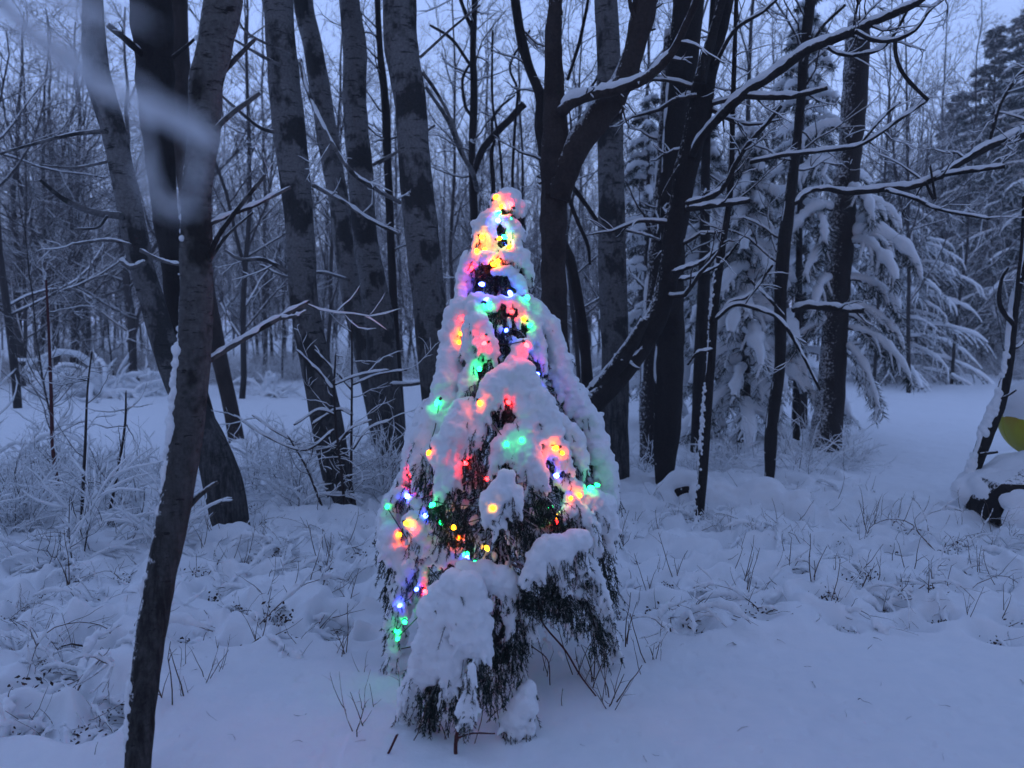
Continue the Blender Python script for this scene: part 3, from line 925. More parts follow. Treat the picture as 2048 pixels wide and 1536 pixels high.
def bough(nb, bb, sb, base, dirn, L, rng, drop=.5, nlen=.09, per=26, twn=12, snow=.03, nw=.003, rb=.014):
    """one drooping conifer bough: wood, twigs, needles and the snow on it"""
    k = 9
    P = np.zeros((k, 3)); P[0] = base
    d = norm(np.array(dirn, float))
    for i in range(1, k):
        d = norm(d + [0, 0, -drop / k * 1.6] + rng.normal(0, .04, 3))
        P[i] = P[i - 1] + d * L / (k - 1)
    R = np.linspace(rb, rb * .25, k)
    tubes(bb, P[None], R[None], 5)
    m = twn
    t = np.linspace(.18, 1, m) + rng.normal(0, .03, m); t = np.clip(t, 0, .99)
    idx = t * (k - 1); i0 = idx.astype(int); fr = (idx - i0)[:, None]
    b = P[i0] * (1 - fr) + P[i0 + 1] * fr
    pd = norm(P[i0 + 1] - P[i0])
    side = norm(np.cross(pd, [0, 0, 1.])) * np.where(np.arange(m) % 2, 1, -1)[:, None]
    dd = norm(pd * .8 + side * rng.uniform(.4, 1, (m, 1)) + [0, 0, -.25])
    C, CR = curve_set(b, dd, L * .38 * (1.1 - .65 * t), np.full(m, rb * .3), rng, 5, .08, -.5)
    tubes(bb, C, CR, 3)
    needles(nb, C, rng, per, nlen, nw, 1.0, .35)
    if snow:
        S = snow * (1 + .5 * (vn(np.arange(k) * .9 + rng.uniform(0, 50), np.zeros(k), 2) - .3))
        S[0] *= .5; S[-1] *= .5
        Q = P + np.stack([np.zeros(k), np.zeros(k), S * .7 + .005], -1)
        Q = spline(Q, 18); S = np.interp(np.linspace(0, 1, 18), np.linspace(0, 1, k), S) * rng.uniform(.75, 1.25, 18)
        tubes(sb, Q[None], S[None], 8, rough=rough_fn(.16, int(rng.integers(1e6))))
        S2 = snow * .55 * np.linspace(1, .4, 5)[None] * np.where(rng.uniform(size=(m, 1)) < .35, .08, 1) * rng.uniform(.4, 1.25, (m, 1))
        Q2 = C + np.stack([np.zeros((m, 5)), np.zeros((m, 5)), np.broadcast_to(S2 * .55, (m, 5))], -1)
        tubes(sb, Q2, S2 * rng.uniform(.75, 1.25, (m, 5)), 6, rough=rough_fn(.15, int(rng.integers(1e6))))


def conifer(name, label, loc, h, r, seed, nb_=60, group=None, nlen=.10, per=20, snow=.035, drop=.55, nmat=None, low=.08, twn=10, nw=.004, cat='tree', el0=.15):
    rng = np.random.default_rng(seed)
    t = thing(name, loc, label, cat, group)
    tr = MB(); P = np.stack([np.zeros(8), np.zeros(8), np.linspace(-.2, h, 8)], -1) + rng.normal(0, .015, (8, 3)) * [1, 1, 0]
    tubes(tr, P[None], np.linspace(h * .016 + .02, .01, 8)[None], 10); tr.build('trunk', M_PLASTERED, t)
    nb, bb, sb = MB(), MB(), MB()
    for i in range(nb_):
        f = (i + rng.uniform(0, 1)) / nb_
        z = h * (low + (1 - low) * f ** .85)
        L = r * (1 - (z / h)) ** .75 * rng.uniform(.7, 1.15) + .12
        a = i * 2.399 + rng.uniform(-.4, .4)
        bough(nb, bb, sb, [0, 0, z], [math.cos(a), math.sin(a), el0 + .3 * f], L, rng, drop, nlen, per, twn, snow * (.6 + .6 * L / r) if snow else 0, nw, .006 + .01 * L)
    nb.build('needles', nmat or M_PINE, t, smooth=False); bb.build('boughs', M_TWIG, t)
    if snow: sb.build('snow', M_SNOW, t)
    return t


def gl(px, d, dz=0):
    x = (px - 1024) / FPX * d
    return (x, d, float(height(x, d)) + dz)


# plastered pine trunk with its own hanging boughs
pine = traced_tree('pine_tree', 'stout pine trunk plastered with snow, broken off flat at the top, snowy boughs hanging right',
                   [(1717, 38, 38), (1714, 100, 46), (1709, 200, 48), (1700, 300, 46), (1687, 400, 50), (1675, 550, 52), (1668, 700, 50), (1660, 800, 56), (1650, 880, 64), (1646, 905, 72)],
                   10.4, M_PLASTERED, 22, 90, .03, seed=30)
pb = np.array(pine.location)
nbm, bbm, sbm = MB(), MB(), MB()
prng = np.random.default_rng(31)
for (px, py, dx, dy, dz, L, dr, sn) in [
        (1705, 405, 1, -.3, .25, .75, 1.3, .062), (1700, 470, .9, -.6, .35, .95, 1.2, .07), (1700, 485, .5, -.9, .1, .9, 1.1, .06), (1690, 610, 1, -.4, .1, .8, 1.0, .045),
        (1692, 655, .8, -.7, -.1, .95, .9, .04), (1690, 690, .5, -.8, -.3, .95, .9, .04), (1688, 630, .9, .2, .0, .9, .9, .04), (1700, 350, .8, .5, .2, .8, 1.0, .05),
        (1665, 420, -1, -.3, .3, .7, 1.1, .06), (1675, 330, -1, -.2, .35, .8, 1.0, .06), (1690, 255, -1, -.1, .3, .7, 1.0, .05), (1660, 500, -.8, -.6, .2, .7, 1.2, .05),
        (1660, 560, -.7, -.7, .1, .7, 1.2, .05), (1665, 640, -1, .2, .0, .6, 1.0, .04), (1690, 380, .3, -1, .2, .7, 1.2, .05), (1690, 280, .4, .9, .4, .7, 1, .05),
        (1640, 440, -.2, -1, .3, .6, 1.2, .05), (1690, 560, .9, -.1, .3, .8, 1.2, .05), (1695, 440, 1, .3, .3, .9, 1.1, .06)]:
    bough(nbm, bbm, sbm, at(px, py, 10.35) - pb, [dx, dy, dz], L, prng, dr, .13, 34, 14, sn, .0045, .02)
nbm.build('needles', M_PINE, pine, smooth=False); bbm.build('boughs', M_TWIG, pine); sbm.build('snow', M_SNOW, pine)

conifer('young_pine', 'bushy snow-loaded pine filling the gap left of the plastered pine trunk', gl(1490, 10.6), 3.9, .95, 41, 62, nlen=.13, per=26, snow=.06, drop=1.0, nw=.005)
conifer('young_pine', 'snowy pine behind the slim trunk right of the wide dark trunk', gl(1400, 11.8), 4.3, 1.0, 42, 62, nlen=.12, per=22, snow=.055, drop=.9, nw=.005)
conifer('young_pine', 'dim snowy pine seen between the dark-footed aspen and the wide dark trunk', gl(1292, 13.0), 4.9, 1.0, 43, 56, nlen=.12, per=20, snow=.05, drop=.8, nw=.006)
conifer('young_pine', 'tall snowy pine whose crown shows above the plastered trunk on its left', gl(1600, 12.6), 6.2, 1.3, 44, 74, nlen=.12, per=20, snow=.055, drop=.8, nw=.006)
conifer('hemlock_tree', 'broad snow-covered hemlock spreading to the right over the open snow', gl(1775, 21.5), 5.4, 2.9, 45, 120, nlen=.06, per=34, snow=.045, drop=.75, nw=.012, twn=16, low=.05, el0=.35)
for i, (px, d, h, r, lb) in enumerate([(1965, 27, 10.5, 2.4, 'tall dark evergreen at the far wood edge behind the crooked sapling'), (2060, 25, 11.5, 2.5, 'dark evergreen cut by the right edge of the view'),
                                       (1895, 31, 9.5, 2.3, 'dark evergreen left of the tallest far one, beyond the hemlock'), (2010, 33, 13.0, 2.6, 'dark evergreen between the two tall ones far behind the crooked sapling'),
                                       (1330, 30, 7.5, 2.0, 'small far evergreen behind the wide dark trunk')]):
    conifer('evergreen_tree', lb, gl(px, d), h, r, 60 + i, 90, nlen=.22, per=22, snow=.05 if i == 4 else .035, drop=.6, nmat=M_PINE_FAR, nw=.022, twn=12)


# ------------------------------------------------------------------ bare trees of the wood
def bare_tree(name, h, seed, r0=.06, n1=22, k2=8, k3=6, fork=0, lean=.03, lowest=.12, mat=None, tmat=None, tw=.004):
    rng = np.random.default_rng(seed)
    t = bpy.data.objects.new(name, None); COL.objects.link(t); t.empty_display_size = .1
    N = 16
    z = np.linspace(-.2, h, N)
    wob = np.cumsum(rng.normal(0, lean, (N, 2)), axis=0) * h / 16
    P = np.column_stack([wob - wob[0], z])
    R = np.linspace(r0, r0 * .18, N)
    tr = MB(); tubes(tr, P[None], R[None], 8)
    trunks = [(P, R)]
    for _ in range(fork):
        i = rng.integers(3, 7)
        a = rng.uniform(0, 6.28); L = h - z[i]
        Q, QR = curve_set(P[i][None], np.array([[math.cos(a) * .35, math.sin(a) * .35, 1]]), np.array([L * .95]), np.array([R[i] * .75]), rng, N, .05, .1, .25)
        tubes(tr, Q, QR, 8); trunks.append((Q[0], QR[0]))
    tr.build('trunk', tmat or M_TRUNK_FAR, t)
    cr_ = MB()
    for P_, R_ in trunks:
        n = n1 if len(trunks) == 1 else int(n1 * .7)
        tt = rng.uniform(lowest, .98, n)
        idx = tt * (N - 1); i0 = np.clip(idx.astype(int), 0, N - 2); fr = (idx - i0)[:, None]
        base = P_[i0] * (1 - fr) + P_[i0 + 1] * fr
        az = rng.uniform(0, 6.283, n); el = rng.normal(.65, .25, n)
        d = np.stack([np.cos(az) * np.cos(el), np.sin(az) * np.cos(el), np.sin(el)], -1)
        B, BR = curve_set(base, d, h * .30 * (1.15 - .75 * tt) * rng.uniform(.6, 1.2, n), R_[i0] * .45 + .004, rng, 8, .13, .2, .3)
        tubes(cr_, B, BR, 4)
        c = ch(cr_, None, B, BR, rng, k2, .42, .5, 6, 3)
        BRr = np.maximum(c[1], tw)
        c2 = ch(cr_, None, c[0], BRr, rng, k3, .55, .7, 4, 3)
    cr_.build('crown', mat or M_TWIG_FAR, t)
    remember(t)
    return t


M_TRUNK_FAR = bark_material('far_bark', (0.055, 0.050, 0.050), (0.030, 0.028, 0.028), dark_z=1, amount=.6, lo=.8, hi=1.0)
protos = [bare_tree('bare_tree', 9.5, 100 + i, r0=[.055, .045, .065, .04, .05, .06, .04][i], n1=[26, 30, 24, 28, 32, 26, 24][i], fork=[0, 1, 0, 0, 1, 1, 0][i], lean=[.04, .05, .03, .06, .05, .04, .05][i]) for i in range(7)]
used = [False] * 7


def put_tree(i, px, d, h, label, group, name='bare_tree'):
    t = protos[i] if not used[i] else copy_tree(protos[i])
    used[i] = True
    t.location = gl(px, d, -.05)
    s = h / 9.5
    t.scale = (s, s, s)
    t.rotation_euler = (random.uniform(-.05, .05), random.uniform(-.06, .06), random.uniform(0, 6.28))
    tag(t, label, 'tree', group)
    return t


# (some individual mid-distance trees one can point at)
for (i, px, d, h, lb) in [
        (0, 45, 21, 9, 'bare dark tree near the left edge standing at the far side of the clearing'),
        (2, 30, 15, 11, 'bare tree by the left edge behind the snowy brush, its twigs against the sky'),
        (1, 147, 23, 9, 'forked bare tree behind the big frosted bush on the left'),
        (3, 100, 9.5, 3.3, 'straight dark sapling rising out of the left brush'),
        (5, 480, 17, 10.5, 'bare tree in the gap between the crossing trunks and the banded aspen'),
        (4, 655, 19, 10, 'bare forked tree showing between the banded aspen and thin grey aspen'),
        (6, 1045, 16, 9, 'bare tree with fine twigs behind the top of the lit tree'),
        (1, 1165, 15, 9.5, 'bare twiggy tree in the gap right of the dead snag'),
        (5, 1290, 17, 10, 'bare tree behind the gap right of the dark-footed aspen'),
        (0, 900, 18, 9.5, 'bare tree between the biggest aspen and the narrow forked tree'),
        (2, 1480, 16, 10.5, 'bare tree with its crown over the bushy snow-loaded pine'),
        (4, 1820, 19, 9.5, 'pale frosted tree rising behind the hemlock'),
        (3, 1905, 21, 10, 'slim pale frosted tree between hemlock and far evergreens'),
        (6, 1750, 17, 9, 'slim frosted tree right behind the broken-topped pine')]:
    put_tree(i, px, d, h, lb, None)
GAPS = [(200, 'left of the thick leaning aspen'), (340, 'between leaning aspen and closest trunk'), (540, 'between closest trunk and banded aspen'), (700, 'between banded and curving aspens'),
        (870, 'behind the curving and biggest aspens'), (1080, 'behind the top of the lit tree'), (1210, 'between dead snag and dark-footed aspen'), (1400, 'around the wide dark crossed trunk'),
        (1660, 'behind the young pines'), (1850, 'behind plastered pine and hemlock'), (9999, 'by the far evergreens at right')]


def gap(px):
    return next(w for x, w in GAPS if px < x)


for (i, px, d, lb) in [(0, 42, 22.3, 'thick dark trunk at the far side of the clearing near the left edge'), (1, 75, 22.8, 'thick leaning dark trunk beside the one near the left edge'), (4, 118, 23.0, 'dark double-topped trunk left of the big frosted bush'),
                       (2, 150, 23.4, 'straight dark trunk directly behind the big frosted bush'), (3, 168, 24.5, 'slimmer dark trunk just right of the one behind the frosted bush'), (5, 272, 22.0, 'dark slim trunk between frosted bushes and the closest trunk')]:
    t_ = put_tree(i, px, d, 9.5, lb, None)
    t_.scale = (1.9, 1.9, 1.0); t_.rotation_euler[1] = [0, .14, -.04, .02, .05, 0][[0, 1, 4, 2, 3, 5].index(i)]

ZONES = [(-250, 60, 'bare snow-dusted tree of the far wood along the left edge', 'bare trees in the far wood at the left edge'),
         (60, 330, 'bare snow-dusted tree of the far wood seen left of the closest trunk', 'bare trees in the far wood at left'),
         (330, 800, 'bare snow-dusted tree of the far wood seen between the left aspens', 'bare trees in the far wood behind the aspens'),
         (800, 1320, 'bare snow-dusted tree of the far wood seen around the lit tree', 'bare trees in the far wood behind the lit tree'),
         (1320, 2300, 'bare snow-dusted tree of the far wood seen beyond the pines', 'bare trees in the far wood at right')]
zr = random.Random(5)
for (x0, x1, lb, gp) in ZONES:
    n = int((x1 - x0) / 17)
    for k in range(n):
        d = zr.choice([zr.uniform(24, 34), zr.uniform(30, 48)])
        px_, h_ = x0 + (k + zr.random()) * (x1 - x0) / n, zr.uniform(7.5, 12.5)
        put_tree(zr.randrange(7), px_, d, h_, ('tall' if h_ > 11 else 'middling' if h_ > 9 else 'short') + ' bare tree ' + ('edging' if d < 29 else 'inside' if d < 38 else 'deep in') + ' the far wood ' + gap(px_), 'far wood trees ' + gap(px_))
for (x0, x1, lb, gp, n) in [(-150, 330, 'low thin sapling in the tangle of the far wood left of the closest trunk', 'saplings in the far wood at left', 26),
                            (340, 860, 'low thin sapling in the tangle of the far wood behind the left aspens', 'saplings in the far wood behind the aspens', 30),
                            (860, 1330, 'low thin sapling in the far wood behind the lit tree', 'saplings in the far wood behind the lit tree', 20), (1700, 2150, 'low thin sapling in the far wood beyond the hemlock', 'saplings in the far wood at right', 18)]:
    for k in range(n):
        px_, d_, h_ = x0 + (k + zr.random()) * (x1 - x0) / n, zr.uniform(22.5, 36), zr.uniform(3, 6.5)
        t_ = put_tree(zr.randrange(7), px_, d_, h_, ('low' if h_ < 4.7 else 'taller') + ' thin sapling ' + ('edging' if d_ < 28 else 'inside') + ' the far wood ' + gap(px_), 'far wood saplings ' + gap(px_))
        t_.rotation_euler[1] = zr.uniform(-.22, .22)
for k in range(7):
    if not used[k]:
        put_tree(k, 200, 30, 9, ZONES[0][2], ZONES[0][3])

# the wood beyond: one mass
def far_wood():
    rng = np.random.default_rng(77)
    mb = MB()
    n = 300
    d = rng.uniform(46, 95, n); px = rng.uniform(-500, 2600, n)
    x = (px - 1024) / FPX * d
    h = rng.uniform(8, 15, n)
    base = np.stack([x, d, height(x, d) - .2], -1)
    P, R = curve_set(base, np.stack([rng.normal(0, .05, n), rng.normal(0, .05, n), np.ones(n)], -1), h, rng.uniform(.05, .11, n), rng, 7, .03, 0, .3)
    tubes(mb, P, R, 5)
    m = 20
    t = rng.uniform(.05, .98, (n, m)); az = rng.uniform(0, 6.28, (n, m)); el = rng.normal(.7, .3, (n, m))
    idx = t * 6; i0 = np.clip(idx.astype(int), 0, 5); fr = (idx - i0)[..., None]
    a = np.arange(n)[:, None]
    b = (P[a, i0] * (1 - fr) + P[a, i0 + 1] * fr).reshape(-1, 3)
    dd = np.stack([np.cos(az) * np.cos(el), np.sin(az) * np.cos(el), np.sin(el)], -1).reshape(-1, 3)
    B, BR = curve_set(b, dd, (h[:, None] * .28 * (1.1 - .7 * t)).ravel(), np.full(n * m, .03), rng, 5, .15, .2, .4)
    tubes(mb, B, BR, 3)
    ch(mb, None, B, BR, rng, 7, .5, .6, 4, 3)
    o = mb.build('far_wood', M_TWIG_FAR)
    tag(o, 'dense dim mass of bare trees forming the far wood', 'wood', kind='stuff')


far_wood()


# evergreens added out of view behind the viewer to shade the near snow
def added_shade_wood():
    rng = np.random.default_rng(88)
    mb = MB()
    spots = [(rng.uniform(-20, 20), rng.uniform(-13, -5)) for _ in range(24)] + [(rng.choice([-1, 1]) * rng.uniform(9, 16), rng.uniform(-5, 2.5)) for _ in range(8)]
    for (x, y) in spots:
        h = rng.uniform(9, 14); r = rng.uniform(1.8, 2.6); z0 = float(height(x, y))
        tubes(mb, np.array([[x, y, z0 - .2], [x, y, z0 + h * .5], [x, y, z0 + h]])[None], np.array([[.18, .12, .03]]), 8)
        n = 130
        f = rng.uniform(.06, 1, n); az = rng.uniform(0, 6.28, n)
        b = np.stack([np.full(n, x), np.full(n, y), z0 + h * f], -1)
        B, BR = curve_set(b, np.stack([np.cos(az), np.sin(az), np.full(n, .1)], -1), r * (1 - f) ** .8 * rng.uniform(.8, 1.1, n) + .3, np.full(n, .03), rng, 6, .08, -.5, .3)
        tubes(mb, B, BR, 3)
        needles(mb, B, rng, 26, .55, .085, 1.0, .45)
    o = mb.build('unseen_shade_evergreens', M_PINE_FAR, smooth=False)
    o['kind'] = 'stuff'


added_shade_wood()


# ------------------------------------------------------------------ bushes and brush
def tall_bush(name, seed, h=1.1, n=26, snowk=1.0, spread=.6, k2=5, k3=2, mat=None, ridge=True, w=.006, upc=-.25):
    rng = np.random.default_rng(seed)
    t = bpy.data.objects.new(name, None); COL.objects.link(t); t.empty_display_size = .1
    az = rng.uniform(0, 6.28, n); el = rng.uniform(.65, 1.45, n)
    base = np.stack([rng.normal(0, .10, n), rng.normal(0, .10, n), np.full(n, -.1)], -1)
    d = np.stack([np.cos(az) * np.cos(el) * spread * 1.6, np.sin(az) * np.cos(el) * spread * 1.6, np.sin(el)], -1)
    tw, sn = MB(), MB()
    B, BR = curve_set(base, d, rng.uniform(.6, 1.25, n) * h, np.full(n, w), rng, 10, .10, upc * 2.2, .3)
    tubes(tw, B, BR, 4)
    C = ch(tw, None, B, BR, rng, k2, .42, .6, 6, 3)
    if k3: C2 = ch(tw, None, C[0], C[1], rng, k3, .5, .8, 4, 3)
    if ridge:
        add_ridges(sn, B, BR * 1.3, 2.0 * snowk); sel = rng.uniform(size=len(C[0])) < .7; add_ridges(sn, C[0][sel], C[1][sel] * 2.0, 1.6 * snowk, 4)
    tw.build('twigs', mat or M_TWIG, t)
    if ridge: sn.build('snow', M_SNOW, t)['kind'] = 'stuff'
    remember(t)
    return t


def low_brush(name, seed, kind):
    """snow cushion over bent stems: dark hollows with twigs and withered leaves show under its edge"""
    rng = np.random.default_rng(seed)
    t = bpy.data.objects.new(name, None); COL.objects.link(t); t.empty_display_size = .1
    tw, S = MB(), []
    n = 16 if kind else 20
    az = rng.uniform(0, 6.28, n); el = rng.uniform(.25, .95, n) + (.2 if kind else 0)
    base = np.stack([rng.normal(0, .14, n), rng.normal(0, .14, n), np.full(n, -.06)], -1)
    d = np.stack([np.cos(az) * np.cos(el), np.sin(az) * np.cos(el), np.sin(el)], -1)
    L = rng.uniform(.25, .62, n) * (1.2 if kind else 1)
    B, BR = curve_set(base, d, L, rng.uniform(.004, .007, n), rng, 12, .12, -1.15 if kind else -1.35, .4)
    tubes(tw, B, BR, 5)
    C = ch(tw, None, B, BR, rng, 5, .45, .6, 6, 3)
    for k in range(n):
        if rng.uniform() < .9:
            i0 = rng.integers(1, 4)
            r = rng.uniform(.012, .022) if kind else rng.uniform(.014, .030)
            Q = B[k, i0:] + [0, 0, r * .6]
            S += [q_ for q_ in stroke_spheres(Q, np.interp(np.arange(len(Q)), [0, 1.5, len(Q) - 3, len(Q) - 1], [.6, 1, 1, .45]) * r * (.45 + 1.1 * vn(np.arange(len(Q)) * .7 + k * 9, k * 3.3 + seed, 5)), rng, .45, .3, .9) if vn(q_[0] * 14 + seed, q_[1] * 14 + k, 6) > .25]
    for k in range(len(C[0])):
        if rng.uniform() < .55:
            r = rng.uniform(.006, .013)
            S += stroke_spheres(C[0][k] + [0, 0, r * .5], np.linspace(r, r * .5, 6), rng, .2, .4, .9)
    nl = 30
    lv = rng.normal(0, .055, (nl, 3)) * [1, 1, .55] + [0, 0, .015]
    for p in lv:
        a = norm(rng.normal(0, 1, 3)) * rng.uniform(.008, .018); b = norm(np.cross(a, rng.normal(0, 1, 3))) * .007
        c = norm(np.cross(a, b)) * .008
        tw.add(np.array([p - a, p - a * .3 + b, p + a * .6 + b * .7 + c, p + a, p + a * .2 - b]), np.array([[0, 1, 2, 3, 4]]), 1)
    tw.build('stems', [M_DRY if seed % 2 else M_TWIG, M_LEAF], t)
    me = melt(S, .0085, 'snow', M_SNOW, .3, 1.0, 2)
    link('snow', me, t)['kind'] = 'stuff'
    remember(t)
    return t


brushes = [low_brush('low_brush', 200 + i, i % 2) for i in range(10)]
bused = set()


def put(protos_, used_, i, loc, s, label, cat, group, rz=None, sz=1.0):
    key = protos_[i].name
    t = protos_[i] if key not in used_ else copy_tree(protos_[i])
    used_.add(key)
    t.location = loc; t.scale = (s, s, s * sz)
    t.rotation_euler = (0, 0, random.uniform(0, 6.28) if rz is None else rz)
    return tag(t, label, cat, group)


br = random.Random(12)
for (hx, hy, hr, hd, zi) in HOLLOWS:
    g = (hx, hy, float(height(hx, hy)) + hd * .30)
    kd, sc_ = br.randrange(10), br.uniform(.45, .95)
    ppy = 640 + EYE / hy * FPX; (ya, yb) = BZ[zi][1]
    row = 'back' if ppy < ya + (yb - ya) / 3 else 'middle' if ppy < yb - (yb - ya) / 3 else 'front'
    put(brushes, bused, kd, g, sc_, ('small' if sc_ < .7 else 'big') + (' arching' if kd % 2 else ' matted') + ' snow-capped brush, ' + row + ' row, ' + BZ[zi][3], 'brush', BZ[zi][4], sz=br.uniform(.8, 1.2))

bushes = [tall_bush('twiggy_bush', 300 + i, h=[1.0, 1.2, .9, 1.1, 1.0][i], n=[22, 18, 26, 16, 30][i], spread=[.6, .45, .75, .5, 1.0][i], snowk=[1.6, 1.3, 1.8, 1.5, 2.0][i], upc=[-.3, -.2, -.4, -.3, -.55][i]) for i in range(5)]
tused = set()
for i, (px, py, s, lb) in enumerate([
        (150, 1125, .85, 'dense snowy bush with upright reddish stems left of the closest trunk'), (40, 1060, .8, 'snow-laden arching bush at the left edge'),
        (225, 1010, .6, 'snow-hung bush just left of the closest trunk at knee level'), (135, 965, .8, 'rounded snowy bush further back by the dark sapling'),
        (-20, 960, 1.15, 'tall snowy bush cut by the left edge'), (560, 970, .6, 'arching snowy bush between dark foot and banded aspen'),
        (745, 985, .5, 'snow-hung little bush beside the foot of the curving grey aspen'), (700, 950, .65, 'light open bush right of the banded aspen'),
        (500, 930, .6, 'airy frosted bush right of the slim reddish trunk'), (300, 960, .5, 'airy bush in front of the clearing at left'),
        (1290, 960, .4, 'small twiggy bush right of the dark-footed aspen'), (1620, 930, .4, 'small twiggy bush at the foot of the plastered pine'),
        (1700, 925, .45, 'little leafy brush on the right of the plastered pine foot'), (1450, 1075, .4, 'little bush with brown leaves near the very thin sapling'),
        (2010, 1110, .35, 'little twiggy bush in front of the snowy rock'), (60, 935, .95, 'bushy clump behind the left edge brush')]):
    g = on_ground(px, py)
    put(bushes, tused, i % 5, tuple(g), s, lb, 'bush', None)

b2 = random.Random(31)
for (xr, yr, n, lb, gp) in [((-60, 330), (960, 1130), 15, 'snow-bent twiggy bush in the tangle left of the closest trunk', 'snow-bent bushes left of the closest trunk'),
                            ((490, 800), (930, 1040), 9, 'snow-bent twiggy bush among the feet of the left aspens', 'snow-bent bushes among the left aspens'),
                            ((1260, 1700), (885, 960), 9, 'snow-bent twiggy bush under the pines right of the lit tree', 'snow-bent bushes under the pines')]:
    for k in range(n):
        g = on_ground(b2.uniform(*xr), b2.uniform(*yr))
        sb_ = b2.uniform(.35, .7); put(bushes, tused, b2.randrange(5), tuple(g), sb_, ('smaller ' if sb_ < .5 else 'bigger ') + ('near ' if g[1] < (6.6 if xr[0] < 0 else 8 if xr[0] < 600 else 10) else 'farther ') + lb, 'bush', gp)

frost = [tall_bush('frosted_bush', 320 + i, h=[1.5, 1.3, 1.7][i], n=46, spread=1.0, k2=9, k3=6, mat=M_FROST, ridge=False, w=.013, upc=-.45) for i in range(3)]
fused = set()
bowed = [tall_bush('bowed_bush', 340 + i, h=[1.9, 1.6][i], n=52, spread=1.3, k2=7, k3=3, mat=M_FROST, snowk=2.6, w=.012, upc=-.75) for i in range(2)]
bwused = set()
for (px, d, s, lb) in [(200, 17.5, 1.0, 'big white frosted bush bowed over at the far side of the clearing'), (290, 18, .8, 'smaller frosted bush right of the big bowed one'),
                       (150, 18.5, .7, 'frosted bush left of the big bowed one'), (530, 18, .75, 'frosted bush seen between the slim reddish trunk and banded aspen'),
                       (1180, 18, .7, 'rounded frosted bush seen right of the lit tree')]:
    put(bowed, bwused, int(px) // 10 % 2, gl(px, d), s * 1.15, lb, 'bush', None)
fr2 = random.Random(3)
for (x0, x1, lb, gp, n) in [(-60, 850, 'frosted bush in the row along the far left edge of the clearing', 'frosted bushes along the clearing', 34), (1120, 1320, 'frosted bush at the wood edge right of the lit tree', 'frosted bushes right of lit tree', 8),
                            (1700, 2200, 'frosted bush along the far side of the open snow at right', 'frosted bushes beyond the open snow', 16)]:
    for k in range(n):
        px_, d_, s_ = x0 + (k + fr2.random()) * (x1 - x0) / n, fr2.uniform(21, 28), fr2.uniform(.5, 1.0)
        put(frost, fused, fr2.randrange(3), gl(px_, d_), s_, ('small' if s_ < .75 else 'large') + ' frosted bush ' + ('along' if d_ < 24.5 else 'behind') + ' the far edge of the clearing ' + gap(px_), 'bush', 'frosted bushes ' + gap(px_))

# saplings with bare straight stems in the left brush and before the aspens
for k, (K, d, lb) in enumerate([
        ([(92, 560, 4), (97, 650, 5), (102, 780, 7), (106, 900, 8), (118, 985, 8)], 7.4, 'reddish sapling stem standing in the left brush'),
        ([(184, 700, 3), (175, 780, 4), (170, 900, 6), (165, 1000, 7), (163, 1090, 7)], 6.4, 'straight thin sapling nearest the left bushes'),
        ([(252, 780, 3), (250, 850, 5), (236, 940, 6), (220, 1020, 6), (208, 1075, 7)], 6.5, 'thin curved sapling between the left bushes and closest trunk'),
        ([(703, 640, 3), (704, 740, 4), (703, 860, 5), (702, 960, 6), (700, 1048, 7)], 6.7, 'thin upright sapling crossing the foot of the banded aspen'),
        ([(672, 700, 3), (668, 780, 5), (672, 850, 5), (682, 940, 6), (694, 1055, 7)], 6.6, 'forked sapling in front of the banded aspen'),
        ([(575, 870, 3), (610, 930, 4), (635, 990, 5), (656, 1045, 6)], 6.6, 'slanting thin stem left of the banded aspen foot')]):
    lim = []
    if k in (3, 4):
        x = K[1][0]
        lim = [([(x, 780, 5), (x - 30, 745, 5), (x - 75, 700, 4)], d, 1.6), ([(x + 2, 830, 5), (x - 30, 820, 5), (x - 80, 850, 4)], d, 1.9), ([(x, 770, 4), (x + 50, 750, 4), (x + 110, 740, 3)], d, 1.6),
               ([(x + 2, 900, 4), (x + 30, 860, 4), (x + 75, 840, 3)], d, 1.6), ([(x, 860, 5), (x - 60, 900, 5), (x - 140, 870, 4), (x - 200, 830, 3)], d, 1.9)]
    traced_tree('sapling', lb, K, d, M_RED_TWIG if k in (0,) else M_TWIG, 8, 30, .02, seed=400 + k, snow=.0, limbs=lim, twigs=(14, .15, .98, .25, .7, .35, 3))


# ------------------------------------------------------------------ dry stalks poking through
def stalk(seed):
    rng = np.random.default_rng(seed)
    mb = MB()
    for k in range(int(rng.integers(1, 4))):
        P, R = curve_set(np.array([[rng.normal(0, .02), rng.normal(0, .02), -.06]]), np.array([[rng.normal(0, .25), rng.normal(0, .25), 1]]), np.array([rng.uniform(.14, .34)]), np.array([.0032]), rng, 6, .1, 0, .4)
        tubes(mb, P, R, 4)
        if rng.uniform() < .6: ch(mb, None, P, R, rng, 2, .35, .7, 3, 3)
    return mb.mesh('dry_stalk', M_DRY)


